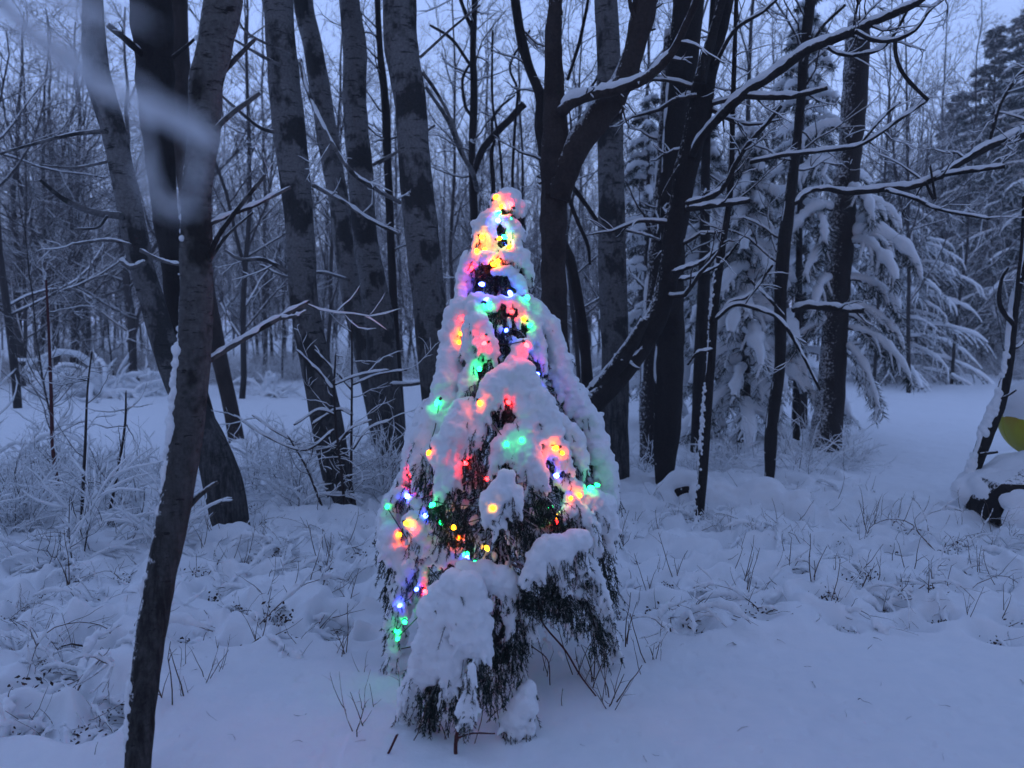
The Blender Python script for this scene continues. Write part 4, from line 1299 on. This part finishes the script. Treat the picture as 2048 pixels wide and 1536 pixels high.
stalks = [stalk(500 + i) for i in range(8)]
for (xr, yr, n, lb, gp) in [((1230, 2040), (1020, 1110), 46, 'dry weed stalk poking from the snow between log and crooked sapling', 'dry stalks beyond the right brush'),
                            ((1200, 2040), (1120, 1250), 26, 'dry weed stalk poking from the brush band right of the lit tree', 'dry stalks in the right brush'),
                            ((20, 760), (1080, 1440), 34, 'dry weed stalk poking from the snow left of the lit tree', 'dry stalks left of the lit tree'),
                            ((1060, 1360), (1290, 1450), 14, 'dry weed stalk poking from the snow at the right foot of the lit tree', 'dry stalks by the foot of the lit tree'),
                            ((680, 1010), (1420, 1510), 8, 'dry weed stalk in front of the lit tree', 'dry stalks before the lit tree')]:
    for k in range(n):
        g = on_ground(br.uniform(*xr), br.uniform(*yr))
        o = link('dry_stalk', stalks[br.randrange(8)], None, tuple(g))
        o.rotation_euler = (0, 0, br.uniform(0, 6.28)); s = br.uniform(.5, 1.15); o.scale = (s, s, s)
        tag(o, lb, 'weed', gp)


def fallen(seed):
    rng = np.random.default_rng(seed); mb = MB()
    P, R = curve_set(np.array([[-.05, 0, .004]]), np.array([[1, .2, 0.05]]), np.array([rng.uniform(.05, .16)]), np.array([.0024]), rng, 7, .22, 0, .5)
    P[..., 2] = np.clip(P[..., 2], .001, .02)
    tubes(mb, P, R, 4); ch(mb, None, P, R, rng, 1, .4, .7, 4, 3)
    return mb.mesh('fallen_twig', M_TWIG)


fall = [fallen(700 + i) for i in range(5)]
for (xr, yr, n, lb, gp) in [((1150, 2040), (1270, 1530), 16, 'small fallen twig on the smooth snow right of the lit tree', 'fallen twigs on the near snow at right'), ((340, 740), (1290, 1520), 9, 'small fallen twig on the smooth snow left of the lit tree', 'fallen twigs on the near snow at left')]:
    for k in range(n):
        g = on_ground(br.uniform(*xr), br.uniform(*yr))
        o = link('fallen_twig', fall[br.randrange(5)], None, tuple(g)); o.rotation_euler = (0, 0, br.uniform(0, 6.28)); s_ = br.uniform(.3, .9); o.scale = (s_, s_, s_)
        tag(o, lb, 'twig', gp)


# ------------------------------------------------------------------ log, rock, ball
def snowy_log():
    P, R = trace([(1335, 1010, 60), (1420, 1015, 62), (1500, 1030, 60), (1600, 1060, 50)], [7.1, 7.05, 6.9, 6.6], 20)
    P[:, 2] = height(P[:, 0], P[:, 1]) + .045
    R = np.full(20, .068)
    base = P[0].copy(); base[2] = float(height(base[0], base[1]))
    t = thing('fallen_log', base, 'fallen log under a smooth hump of snow behind the very thin sapling', 'log')
    mb = MB(); tubes(mb, (P - base)[None], R[None], 14, cap=True, rough=rough_fn(.05, 3)); mb.build('wood', M_DARK, t)
    rng = np.random.default_rng(5)
    S = stroke_spheres(P - base + [0, .02, .08], R * 1.35, rng, .15, .2, .8)
    for k in range(len(P)):
        if k not in (1, 2, 3):
            S += [[*(P[k] - base + [0, -.09, .0]), .085, 1.1], [*(P[k] - base + [0, -.12, -.07]), .08, 1.0]]
    link('snow', melt(S, .014, 'snow', M_SNOW, .2, .6, 14), t)


snowy_log()
c = on_ground(2080, 1052)
rock = thing('rock', tuple(c), 'dark rock under a tall cap of snow at the right edge, below the yellow ball', 'rock')
rr = random.Random(4)
rmb = MB(); V0, F0 = ico()
Vr = np.array([v * (1 + .28 * noise.noise(Vector(v * 1.7))) for v in V0]) * [.56, .42, .30] + [.0, 0, .12]
rmb.add(Vr, F0); rmb.build('stone', M_DARK, rock, smooth=False)
S = []
prng = np.random.default_rng(8)
for k in range(60):
    a = prng.uniform(0, 6.28); q = prng.uniform(0, 1) ** .5
    x, y = math.cos(a) * q * .52, math.sin(a) * q * .42
    S.append([x, y + .06, .14 + .24 * (1 - q ** 1.6), prng.uniform(.10, .14), .9])
for x in (-.42, -.30, -.12, .02, .2):
    S.append([x, -.36, .02, .09, 1.2]); 
link('snow', melt(S, .02, 'snow', M_SNOW, .2, .5, 5), rock)

# yellow ball resting on the capped rock
ball_c = at(2083, 838, 6.9)
ball_r = 78 / FPX * 6.9
ball = thing('yellow_ball', tuple(ball_c - [0, 0, ball_r]), 'large olive-yellow ball with snow on its upper half, cut by the right edge', 'ball')
mY, ntY, bY = new_mat('yellow_vinyl')
bY.inputs['Roughness'].default_value = .45
n_ = noise_tex(ntY, objvec(ntY), 3.0, 3)
ntY.links.new(mixc(ntY, mrange(ntY, n_, .45, .6), (0.40, 0.38, 0.015), (0.42, 0.25, 0.012)), bY.inputs['Base Color'])
th = np.linspace(0, math.pi, 33); ph = np.linspace(0, 2 * math.pi, 49)[:-1]
TH, PH = np.meshgrid(th, ph, indexing='ij')


def sph(r, f=None, mask=None):
    D = np.stack([np.sin(TH) * np.cos(PH), np.sin(TH) * np.sin(PH), np.cos(TH)], -1)
    rr_ = r if f is None else r + f(D)
    V = D * (rr_ if np.isscalar(rr_) else rr_[..., None])
    k = len(ph)
    F = []
    for i in range(len(th) - 1):
        if mask is not None and i >= mask: break
        for j in range(k):
            F.append([i * k + j, (i + 1) * k + j, (i + 1) * k + (j + 1) % k, i * k + (j + 1) % k])
    return V.reshape(-1, 3) + [0, 0, ball_r], np.array(F)


b1 = MB(); b1.add(*sph(ball_r)); b1.build('ball_skin', mY, ball)
b2 = MB()
b2.add(*sph(ball_r, lambda D: .030 * sstep(.02, .5, D[..., 2] + .18 * (vn(D[..., 0] * 5 + 9, D[..., 1] * 5, 3) - .5)) - .004 * (D[..., 2] < .02), 18))
b2.build('snow', M_SNOW, ball)
# small seam ring and valve so that it reads as an inflated ball
b3 = MB(); a_ = np.linspace(0, 2 * math.pi, 40)
tubes(b3, np.stack([np.cos(a_) * (ball_r + .001), np.zeros(40), ball_r + np.sin(a_) * (ball_r + .001)], -1)[None], np.full((1, 40), .003), 6); b3.build('seam', mY, ball)


# ------------------------------------------------------------------ the lit Christmas tree
AX_D = 3.80
HW = np.array([(385, 14), (440, 44), (500, 52), (560, 66), (600, 96), (700, 122), (800, 166), (900, 205), (1000, 236), (1080, 238), (1200, 222), (1300, 225), (1400, 232), (1450, 232)], float)
t_base = on_ground(1000, 1405); t_base[1] = AX_D; t_base[0] = (1000 - 1024) / FPX * AX_D; t_base[2] = float(height(t_base[0], AX_D))
XT = thing('christmas_tree', tuple(t_base), 'waist-wide snow-buried fir glowing with coloured lights in the middle of the view', 'tree')
TB = np.array(t_base)


def cone_pt(px, py, off=0.0, k=.85):
    """point on the near face of the fir behind a pixel; off < 0 stands further out"""
    w = np.interp(py, HW[:, 0], HW[:, 1]) / FPX * AX_D
    x = (px - 1002) / FPX * AX_D
    dd = AX_D - math.sqrt(max(w * w - x * x, 0.0)) * k + off
    return at(px, py, dd)


STROKES = [
    # (px, py, r) ... , off
    ([(985, 408, 11), (1013, 397, 19), (1033, 412, 15), (1040, 430, 8)], 0), ([(985, 428, 16), (968, 450, 24), (962, 476, 15)], 0), ([(1010, 440, 13), (1030, 460, 17), (1031, 490, 11)], 0),
    ([(990, 478, 12), (962, 490, 10)], .02), ([(975, 512, 13), (945, 520, 21), (930, 550, 17), (922, 590, 12), (915, 622, 7)], -.02), ([(1010, 505, 15), (1035, 513, 18), (1052, 530, 14), (1060, 546, 7)], 0),
    ([(990, 545, 9), (1020, 543, 10), (1043, 565, 9), (1055, 598, 8)], 0), ([(990, 510, 8), (1000, 540, 8)], .02),
    ([(985, 608, 18), (945, 612, 26), (915, 635, 26), (903, 680, 27), (902, 740, 30), (888, 800, 32), (868, 850, 33), (852, 900, 33), (842, 955, 22)], 0),
    ([(900, 790, 26), (862, 815, 18), (838, 865, 22), (820, 930, 20), (806, 958, 13)], .05),
    ([(955, 632, 20), (970, 672, 22), (985, 705, 17)], -.05), ([(950, 615, 16), (940, 660, 16), (935, 700, 12)], -.03),
    ([(1025, 600, 13), (1062, 612, 19), (1090, 648, 26), (1110, 700, 24), (1132, 760, 23), (1160, 810, 22), (1188, 862, 27), (1204, 920, 27), (1220, 968, 20), (1226, 992, 13)], .04),
    ([(1000, 600, 11), (1040, 604, 12), (1062, 640, 10)], 0), ([(1045, 690, 20), (1030, 718, 18), (1015, 742, 18)], -.05), ([(1070, 640, 14), (1080, 690, 14), (1085, 720, 10)], 0),
    ([(1035, 742, 30), (1072, 790, 32), (1090, 840, 30), (1110, 882, 27), (1132, 930, 16)], -.06), ([(1030, 745, 28), (1000, 762, 32), (975, 800, 26), (962, 832, 16)], -.06),
    ([(1035, 765, 24), (1055, 850, 26), (1050, 880, 32), (1062, 922, 28), (1082, 962, 14)], -.06), ([(1048, 860, 24), (1012, 882, 24), (1000, 915, 18)], -.05),
    ([(935, 815, 26), (912, 860, 34), (893, 905, 36), (900, 950, 28), (882, 992, 16)], -.05), ([(960, 845, 20), (950, 880, 18), (938, 905, 14)], -.04),
    ([(1005, 890, 22), (990, 930, 14)], -.06), ([(1020, 955, 20), (1003, 985, 34), (982, 1002, 26), (988, 1032, 15), (1008, 1052, 10)], -.16), ([(1030, 990, 24), (1020, 1030, 13)], -.14),
    ([(1100, 830, 16), (1140, 862, 19), (1160, 902, 18), (1166, 935, 10)], 0), ([(1130, 905, 14), (1120, 950, 12)], 0),
    ([(805, 982, 12), (782, 1000, 20), (776, 1050, 26), (790, 1092, 28), (802, 1130, 20), (782, 1172, 10)], 0), ([(820, 1040, 22), (842, 1062, 20), (832, 1095, 15)], -.05),
    ([(1120, 960, 17), (1160, 985, 22), (1198, 1012, 28), (1214, 1050, 28), (1208, 1085, 12)], 0), ([(1142, 1000, 16), (1180, 1052, 19), (1192, 1095, 11)], -.04),
    ([(1160, 1082, 22), (1118, 1092, 30), (1080, 1110, 26), (1060, 1140, 18), (1046, 1164, 9)], -.22), ([(1122, 1108, 22), (1130, 1150, 14), (1124, 1184, 8)], -.22), ([(1160, 1100, 18), (1168, 1150, 10)], -.2),
    ([(1090, 1110, 20), (1085, 1160, 10)], -.22), ([(1175, 1125, 19), (1196, 1180, 21), (1215, 1240, 16), (1230, 1295, 9)], -.05), ([(1150, 1180, 12), (1185, 1210, 12), (1205, 1280, 8)], -.02),
    ([(822, 1130, 14), (802, 1190, 20), (790, 1232, 18), (784, 1285, 10)], -.02),
    ([(930, 1140, 24), (960, 1150, 28), (1010, 1162, 24), (1048, 1182, 17), (1060, 1208, 10)], -.15), ([(905, 1165, 30), (890, 1200, 42), (882, 1250, 52), (870, 1305, 48), (842, 1352, 36), (818, 1402, 24), (815, 1442, 13)], -.30),
    ([(940, 1170, 34), (935, 1235, 48), (950, 1280, 36), (978, 1308, 13)], -.30), ([(902, 1295, 42), (903, 1350, 24), (890, 1390, 12)], -.32),
    ([(862, 1082, 15), (885, 1102, 17), (930, 1112, 15)], .02), ([(850, 1130, 13), (848, 1165, 10)], .0), ([(1045, 1200, 14), (1062, 1245, 13), (1050, 1280, 8)], -.12),
    ([(1005, 1180, 16), (1020, 1230, 12), (1015, 1290, 8)], -.15), ([(770, 1372, 15), (745, 1392, 13), (735, 1425, 9)], .05), ([(790, 1300, 14), (775, 1350, 12)], .0), ([(830, 1000, 12), (850, 1030, 10)], 0),
    ([(960, 700, 12), (940, 740, 15), (930, 790, 16)], 0), ([(1140, 1020, 16), (1100, 1060, 14), (1040, 1075, 12)], -.05), ([(940, 1080, 10), (900, 1070, 8)], .04),
    ([(1060, 1370, 12), (1052, 1400, 24), (1042, 1432, 34), (1010, 1440, 20)], -.22), ([(942, 1335, 10), (938, 1390, 14), (925, 1435, 20)], -.42),
]
rng = np.random.default_rng(21)
spheres = []; nmb = MB(); bmb = MB(); bough_meshes = []
for si, (K, off) in enumerate(STROKES):
    S = spline(np.array(K, float), max(8, len(K) * 5))
    P = np.array([cone_pt(a, b, off) for a, b, _ in S])
    # soften depth jumps
    for _ in range(3):
        P[1:-1, 1] = (P[:-2, 1] + 2 * P[1:-1, 1] + P[2:, 1]) / 4
    R = S[:, 2] / FPX * P[:, 1] * .93
    one = stroke_spheres(P, R, rng, .25, .35)
    # fringe of hanging fingers
    L = float(np.sum(np.linalg.norm(np.diff(P, axis=0), axis=1)))
    for _ in range(int(L / .0048)):
        k = rng.integers(len(P) // 4, len(P))
        r = R[k]
        if r < .018: continue
        a = rng.uniform(-1, 1)
        if rng.uniform() < (.45 if r < .055 else .2):      # knobbly tips of buried twigs
            dv_ = norm(rng.normal(0, 1, 3) * [1, .8, .8] + [0, -.5, 0]); one.append([*(P[k] + dv_ * r * .9), rng.uniform(.16, .36) * r + .003, 1.0]); continue
        b0 = P[k] + [a * r * .85, -r * rng.uniform(.2, .8), -r * rng.uniform(.3, .8)]
        ln = rng.uniform(.015, .065); fr_ = rng.uniform(.006, .012)
        b1_ = b0 + [a * .012 + rng.normal(0, .006), rng.normal(0, .006), -ln]
        one += stroke_spheres(np.array([b0, (b0 + b1_) / 2, b1_]), np.array([fr_ * 1.3, fr_, fr_ * .6]), rng, .3, .6)
    spheres += one
    # mirrored on the far side so the fir is whole
    for s in one[::2]:
        spheres.append([s[0] * 1 + rng.normal(0, .01), 2 * AX_D - s[1], s[2] + rng.normal(0, .01), s[3] * 1.1, 1])
    # hanging dark sprays under and behind the snow
    nb_, bb_ = MB(), MB()
    m = int(L / .0042) + 8
    k = rng.integers(0, len(P), m)
    b0 = P[k] + np.stack([rng.uniform(-1, 1, m) * R[k] * .9, rng.uniform(-.5, 1.2, m) * R[k], -rng.uniform(0.0, .9, m) * R[k]], -1) - TB
    tow = (P[k] - [0, 0, 0]); out_d = np.stack([(P[k, 0] - TB[0]) * .5, (P[k, 1] - AX_D) * .7, np.full(m, -.42)], -1) + rng.normal(0, .16, (m, 3))
    C, CR = curve_set(b0, out_d, rng.uniform(.03, .075, m) * (1 + R[k] * 7), np.full(m, .0018), rng, 5, .12, -.9, .5)
    tubes(bb_, C, CR, 3)
    needles(nb_, C, rng, 24, .015, .0015, .9, .25)
    nb_.f and bough_meshes.append((nb_, bb_, P, R))
for K, off in [([(850, 1335), (872, 1430)], -.3), ([(900, 1340), (915, 1425)], -.3), ([(880, 1350), (850, 1440)], -.28), ([(955, 1290), (975, 1400)], -.25), ([(985, 1230), (1000, 1390)], -.15), ([(1035, 1240), (1030, 1330)], -.12),
               ([(1110, 1150), (1155, 1240)], -.15), ([(1170, 1190), (1205, 1300)], -.05), ([(1090, 1160), (1125, 1215)], -.18), ([(900, 985), (945, 1090)], -.06), ([(1075, 990), (1112, 1065)], -.06), ([(875, 1010), (900, 1080)], -.05),
               ([(1040, 1040), (1075, 1085)], -.1), ([(850, 880), (850, 960)], -.03), ([(950, 770), (950, 860)], -.04), ([(1020, 790), (1025, 850)], -.04), ([(1000, 620), (1015, 720)], 0), ([(1095, 1000), (1130, 1060)], -.1), ([(770, 1090), (790, 1260)], -.0), ([(1200, 1100), (1225, 1200)], -.0), ([(940, 860), (960, 960)], -.05), ([(1040, 1180), (1085, 1200)], -.2)]:
    S = spline(np.array([[a, b, 12] for a, b in K], float), 12)
    P = np.array([cone_pt(a, b, off) for a, b, _ in S]); R = np.full(12, .03)
    m = 90; k = rng.integers(0, 12, m)
    b0 = P[k] + rng.normal(0, .022, (m, 3)) - TB
    out_d = np.stack([(P[k, 0] - TB[0]) * .6, (P[k, 1] - AX_D) * .6, np.full(m, -.5)], -1) + rng.normal(0, .25, (m, 3))
    C, CR = curve_set(b0, out_d, rng.uniform(.03, .08, m), np.full(m, .0016), rng, 5, .12, -.9, .5)
    nb_, bb_ = MB(), MB(); tubes(bb_, C, CR, 3); needles(nb_, C, rng, 26, .016, .0016, .9, .25)
    bough_meshes.append((nb_, bb_, P, R))
for _ in range(620):
    py = rng.uniform(620, 1260); w = np.interp(py, HW[:, 0], HW[:, 1]) / FPX * AX_D
    a = rng.uniform(0, 6.283); q = rng.uniform(.62, .9)
    c0 = np.array([(1002 - 1024) / FPX * AX_D + math.cos(a) * w * q, AX_D + math.sin(a) * w * q, EYE - (py - 640) / FPX * AX_D])
    ln = rng.uniform(.02, .06); o_ = np.array([math.cos(a), math.sin(a), -1.1]) * ln * .6
    r0 = rng.uniform(.007, .018)
    spheres += stroke_spheres(np.array([c0, c0 + o_ * .5 + [0, 0, .006], c0 + o_]), np.array([r0, r0 * .9, r0 * .5]), rng, .3, .5)
spheres = np.array(spheres)
spheres[:, :3] -= TB
tree_snow = melt(spheres, .0060, 'snow', M_SNOW_TREE, .42, 1.7, 1)
link('snow', tree_snow, XT)

tr = MB()
tz = np.linspace(-.1, 2.05, 14)
tubes(tr, np.stack([.01 * np.sin(tz * 3), .01 * np.cos(tz * 2), tz], -1)[None], np.linspace(.045, .008, 14)[None], 12, rough=rough_fn(.05, 2))
tr.build('trunk', M_DARK, XT)
for nb_, bb_, P, R in bough_meshes:
    # a limb from the trunk carries each bough
    e0 = P[0] - TB; z0 = min(max(e0[2] + .06, .12), 1.95)
    tubes(bb_, spline(np.array([[0, 0, z0], e0 * [.6, .6, 1] + [0, 0, .02], e0]), 6)[None], np.linspace(.006, .003, 6)[None], 5)
    tubes(bb_, (P - TB)[None], np.linspace(.006, .002, len(P))[None], 5)
    # needles and wood of a bough in one part with two materials
    nf = nb_.n
    for (V, (F, mt)) in zip(nb_.v, nb_.f):
        bb_.add(V, F - 0 if False else F, 1) if False else None
    comb = MB()
    off_ = 0
    for V, (F, mt) in zip(bb_.v, bb_.f):
        comb.add(V, F - off_, 0); off_ += len(V)
    off_ = 0
    for V, (F, mt) in zip(nb_.v, nb_.f):
        comb.add(V, F - off_, 1); off_ += len(V)
    comb.build('bough', [M_TWIG, M_NEEDLE], XT, smooth=False)
# dense inner foliage
nb_, bb_ = MB(), MB()
m = 3000
z = 2.0 * rng.uniform(0.14, 1, m)
hw = np.interp(z, [0, .35, .6, .9, 1.2, 1.5, 1.65, 1.9, 2.05], [.50, .50, .53, .50, .40, .27, .2, .09, .03]) * .62
a = rng.uniform(0, 6.28, m)
b0 = np.stack([np.cos(a) * hw * rng.uniform(.35, 1.15, m), np.sin(a) * hw * rng.uniform(.35, 1.15, m), z], -1)
C, CR = curve_set(b0, np.stack([np.cos(a), np.sin(a), np.full(m, -.3)], -1) + rng.normal(0, .6, (m, 3)), np.clip(hw * .3, .03, .10), np.full(m, .0015), rng, 5, .2, -.9, .5)
tubes(bb_, C, CR, 3); needles(nb_, C, rng, 26, .017, .0018, 1.0, .2)
nb_.build('inner_needles', M_NEEDLE, XT, smooth=False); bb_.build('inner_twigs', M_TWIG, XT)
rd = MB()
for K, off in [([(1076, 1195, 5), (1085, 1245, 5), (1130, 1300, 5), (1160, 1350, 5), (1192, 1392, 4)], -.25), ([(1060, 1290, 3), (1095, 1320, 3), (1100, 1370, 3)], -.2)]:
    P, R = trace(K, 3.45, 16); tubes(rd, (P - TB)[None], R[None] * .8, 6)
rd.build('bare_twig', M_RED_TWIG, XT)
# stick with snow in front of the fir
for K, lb in [([(912, 1536, 8), (912, 1480, 8), (925, 1430, 7), (945, 1385, 6)], 'forked bare twig sticking up in front of the lit tree'), ([(770, 1520, 5), (780, 1500, 5), (795, 1468, 5)], 'short bare twig left in front of the lit tree')]:
    traced_tree('twig', lb, K, 3.0, M_RED_TWIG, 8, 14, .02, seed=9, cat='twig', limbs=[([(914, 1476, 5), (945, 1466, 5), (990, 1467, 3)], 3.0, .3)] if K[0][0] == 912 else [])

# the string of lights
snow_bvh = BVHTree.FromPolygons([tuple(v.co) for v in tree_snow.vertices], [tuple(p.vertices) for p in tree_snow.polygons])
BULBS = """988 395 o 1|1001 412 y .5|1000 422 g .6|1025 410 r 1|1022 433 g .4|999 441 b .9|1004 470 g 1|961 471 y .9|995 476 y .5|1011 488 b .9|1015 494 o .6|955 500 o 1|971 498 o .7|999 518 o .9|990 529 o 1|945 531 r .4|969 567 b .9|1018 580 b .9|1053 596 g 1|973 606 g .9|968 600 b .6|1026 619 r .5|1051 639 y .6|1056 650 g .6|1014 656 b .6|920 664 o .7|920 681 o .4|969 670 r .5|973 683 r .8|1050 684 r 1|960 738 g 1|1077 746 b 1|878 799 g 1|957 801 o .8|1020 806 r .3|1116 893 o 1|1122 903 o .5|860 899 o .5|928 922 r .7|1012 882 g .4|1042 878 g .4|819 948 r 1|817 988 b 1|772 1013 g .5|869 1005 g 1|848 1027 b .7|810 1043 y .9|824 1058 r .8|799 1064 o .7|913 1053 y .9|916 1072 o .3|971 1090 y .8|934 1101 g .9|938 1113 b .9|848 1178 r 1|836 1175 b .5|879 1163 g .5|889 1160 r .6|807 1240 g .7|789 1261 g .6|796 1275 g .5|803 1207 b .4|1117 950 b 1|1098 1011 g 1|1112 1029 y .7|1114 1044 r .4|1160 990 o .9|1142 994 o .6|1176 974 g .9|1190 968 g .4|950 1122 g .3|990 1015 y .25|880 1040 g .5|975 955 r .3|925 640 r .3"""
COLS = {'r': (1.0, .010, .012), 'o': (1.0, .10, .002), 'y': (1.0, .38, .004), 'g': (.008, 1.0, .22), 'b': (.030, .06, 1.0)}
NAMES = {'r': 'red', 'o': 'orange', 'y': 'yellow', 'g': 'green', 'b': 'blue'}
POWER = {'r': 62, 'o': 50, 'y': 26, 'g': 22, 'b': 62}
bulb_mats = {}
for k, cc in COLS.items():
    for lv in (0, 1):
        m_ = bpy.data.materials.new('lit_%s_bulb' % NAMES[k]); m_.use_nodes = True
        b_ = m_.node_tree.nodes['Principled BSDF']
        b_.inputs['Base Color'].default_value = (*[x * .6 for x in cc], 1)
        b_.inputs['Roughness'].default_value = .25
        b_.inputs['Emission Color'].default_value = (*cc, 1)
        b_.inputs['Emission Strength'].default_value = POWER[k] * (1.0 if lv else .55)
        bulb_mats[k, lv] = m_
prof = [(0.0, .0045), (.003, .0065), (.008, .0085), (.013, .0082), (.018, .0062), (.022, .0035), (.0245, .0006)]
bulb_mesh = {}
for key, m_ in bulb_mats.items():
    b_ = MB(); tubes(b_, np.array([[0, 0, p[0]] for p in prof])[None], np.array([p[1] for p in prof])[None], 10, cap=True)
    bulb_mesh[key] = b_.mesh('bulb', m_)
sk = MB(); tubes(sk, np.array([[0, 0, -.014], [0, 0, -.002], [0, 0, .002]])[None], np.array([[.0048, .0055, .005]]), 8, cap=True)
sock_mesh = sk.mesh('socket', M_WIRE)
ST = thing('light_string', tuple(TB + [0, 0, .3]), 'string of coloured christmas lights wound round the snowy fir', 'lights')
SB = np.array(ST.location)
pts = []
eye = Vector((0, 0, EYE))
for e in BULBS.split('|'):
    px, py, c_, lvl = e.split(); px, py, lvl = float(px), float(py), float(lvl)
    r_ = ray(px, py); dv = Vector(r_).normalized()
    hit = snow_bvh.ray_cast(eye - Vector(TB), dv)
    want = cone_pt(px, py, 0)
    wd = (Vector(want) - eye).length
    if hit[0] is not None and abs(hit[3] - wd) < .32:
        depth = hit[3] - (.012 if lvl > .8 else (.006 if lvl > .45 else -.002))
    else:
        depth = wd - .03
    p = np.array(eye + dv * depth)
    pts.append(p)
    a_ = bpy.data.objects.new('bulb', bulb_mesh[c_, 1 if lvl > .65 else 0]); COL.objects.link(a_); a_.parent = ST
    a_.location = p - SB + np.array([0, 0, -.004])
    dirv = Vector((random.uniform(-.8, .8), random.uniform(-1, -.1), random.uniform(-.7, .5))).normalized()
    a_.rotation_euler = dirv.to_track_quat('Z', 'Y').to_euler()
    s = 1.15 if lvl > .8 else 1.0
    a_.scale = (s, s, s)
    a_['label'] = 'lit %s bulb' % NAMES[c_]
    s_ = bpy.data.objects.new('socket', sock_mesh); COL.objects.link(s_); s_.parent = a_
cord = MB()
order = sorted(range(len(pts)), key=lambda i: -pts[i][2])
seq = [order[0]]; rest = order[1:]
while rest:
    cur = pts[seq[-1]]
    j = min(rest[:7], key=lambda i: np.linalg.norm(pts[i] - cur)); rest.remove(j); seq.append(j)
line = []
for i in range(len(seq) - 1):
    a0, a1 = pts[seq[i]], pts[seq[i + 1]]
    mid = (a0 + a1) / 2 + [0, .045 if (a0[2] + a1[2]) / 2 > .75 else -.004, -.012]
    line += [a0 + [0, .006, 0], mid]
line.append(pts[seq[-1]])
Lp = np.array(line) - SB
Lc = spline(Lp, len(Lp) * 5)
tubes(cord, Lc[None], np.full((1, len(Lc)), .0022), 5)
cord.build('cord', M_WIRE, ST)


# ------------------------------------------------------------------ snow-laden branch close to the lens, top left
near = thing('hanging_branch', (-0.62, .62, float(height(-.62, .62))), 'snow-laden branch hanging out of focus across the upper left, very close', 'branch')
NB = np.array(near.location)
wood, sn = MB(), []
nr = np.random.default_rng(3)
stem = np.array([NB + [0, 0, -.1], NB + [.02, -.02, .9], NB + [.0, -.05, 1.7], NB + [.06, -.1, 2.0]])
tubes(wood, (spline(stem, 16) - NB)[None], np.linspace(.02, .008, 16)[None], 8)
for K, d0, rs in [([(-160, -130, 3), (0, 10, 3), (100, 110, 3), (200, 178, 3), (290, 225, 3), (370, 262, 3), (450, 300, 2)], .36, .0042),
                  ([(-120, -60, 3), (0, 20, 3), (70, 60, 3), (140, 110, 2), (190, 150, 2)], .28, .0028),
                  ([(-60, -120, 3), (60, -40, 3), (160, 10, 3), (240, 30, 3), (330, 70, 2)], .27, .0018),
                  ([(270, 215, 2), (290, 280, 2), (300, 350, 2), (330, 410, 2), (395, 430, 2)], .33, .0021),
                  ([(380, 262, 2), (395, 330, 2), (380, 400, 2), (350, 440, 2)], .32, .0018),
                  ([(350, 440, 2), (340, 480, 2), (345, 520, 1)], .33, .0011),
                  ([(60, 95, 3), (130, 170, 3), (190, 205, 2), (230, 215, 2)], .27, .0016), ([(150, 150, 2), (240, 160, 2), (330, 215, 2), (430, 255, 2)], .29, .0018), ([(290, 250, 2), (285, 330, 2), (300, 400, 2), (350, 440, 2)], .31, .0017),
                  ([(390, 290, 2), (430, 300, 2), (470, 330, 2)], .33, .0016), ([(0, -60, 3), (100, -10, 3), (180, 60, 2), (230, 110, 2)], .25, .0022),
                  ([(-80, 20, 3), (40, 80, 3), (130, 95, 3), (260, 92, 2)], .5, .0005)]:
    P, R = trace(K, d0, 26)
    tubes(wood, (P - NB)[None], R[None] * .6, 6)
    if rs > .0006:
        w = vn(np.arange(26) * .6 + rs * 999, np.zeros(26), 1)
        sn += stroke_spheres(P - NB + [0, 0, rs * .5], rs * (.7 + .6 * w) * np.concatenate([np.ones(22), [.9, .7, .5, .3]]), nr, .3, .45)
P0 = at(-160, -130, .36)
tubes(wood, (spline(np.array([NB + [0, -.05, 1.7], (P0 + NB + [0, 0, 1.75]) / 2, P0]), 8) - NB)[None], np.full((1, 8), .004), 6)
wood.build('wood', M_TWIG, near)
link('snow', melt(np.array(sn), .0011, 'snow', M_SNOW, .2, 4, 2), near)


# ------------------------------------------------------------------ evening haze
hz = MB()
x0, x1, y0, y1, z0, z1 = -110, 110, -12, 120, -2.5, 20
V = np.array([[x, y, z] for x in (x0, x1) for y in (y0, y1) for z in (z0, z1)])
hz.add(V, np.array([[0, 1, 3, 2], [4, 6, 7, 5], [0, 4, 5, 1], [2, 3, 7, 6], [0, 2, 6, 4], [1, 5, 7, 3]]))
mh = bpy.data.materials.new('haze'); mh.use_nodes = True
nh = mh.node_tree; nh.nodes.clear()
oh = nh.nodes.new('ShaderNodeOutputMaterial'); pv = nh.nodes.new('ShaderNodeVolumePrincipled')
pv.inputs['Color'].default_value = (.9, .93, 1, 1)
pv.inputs['Density'].default_value = 0.0042
nh.links.new(pv.outputs[0], oh.inputs['Volume'])
USE_HAZE = True
if USE_HAZE:
    tag(hz.build('haze', mh, smooth=False), kind='stuff')
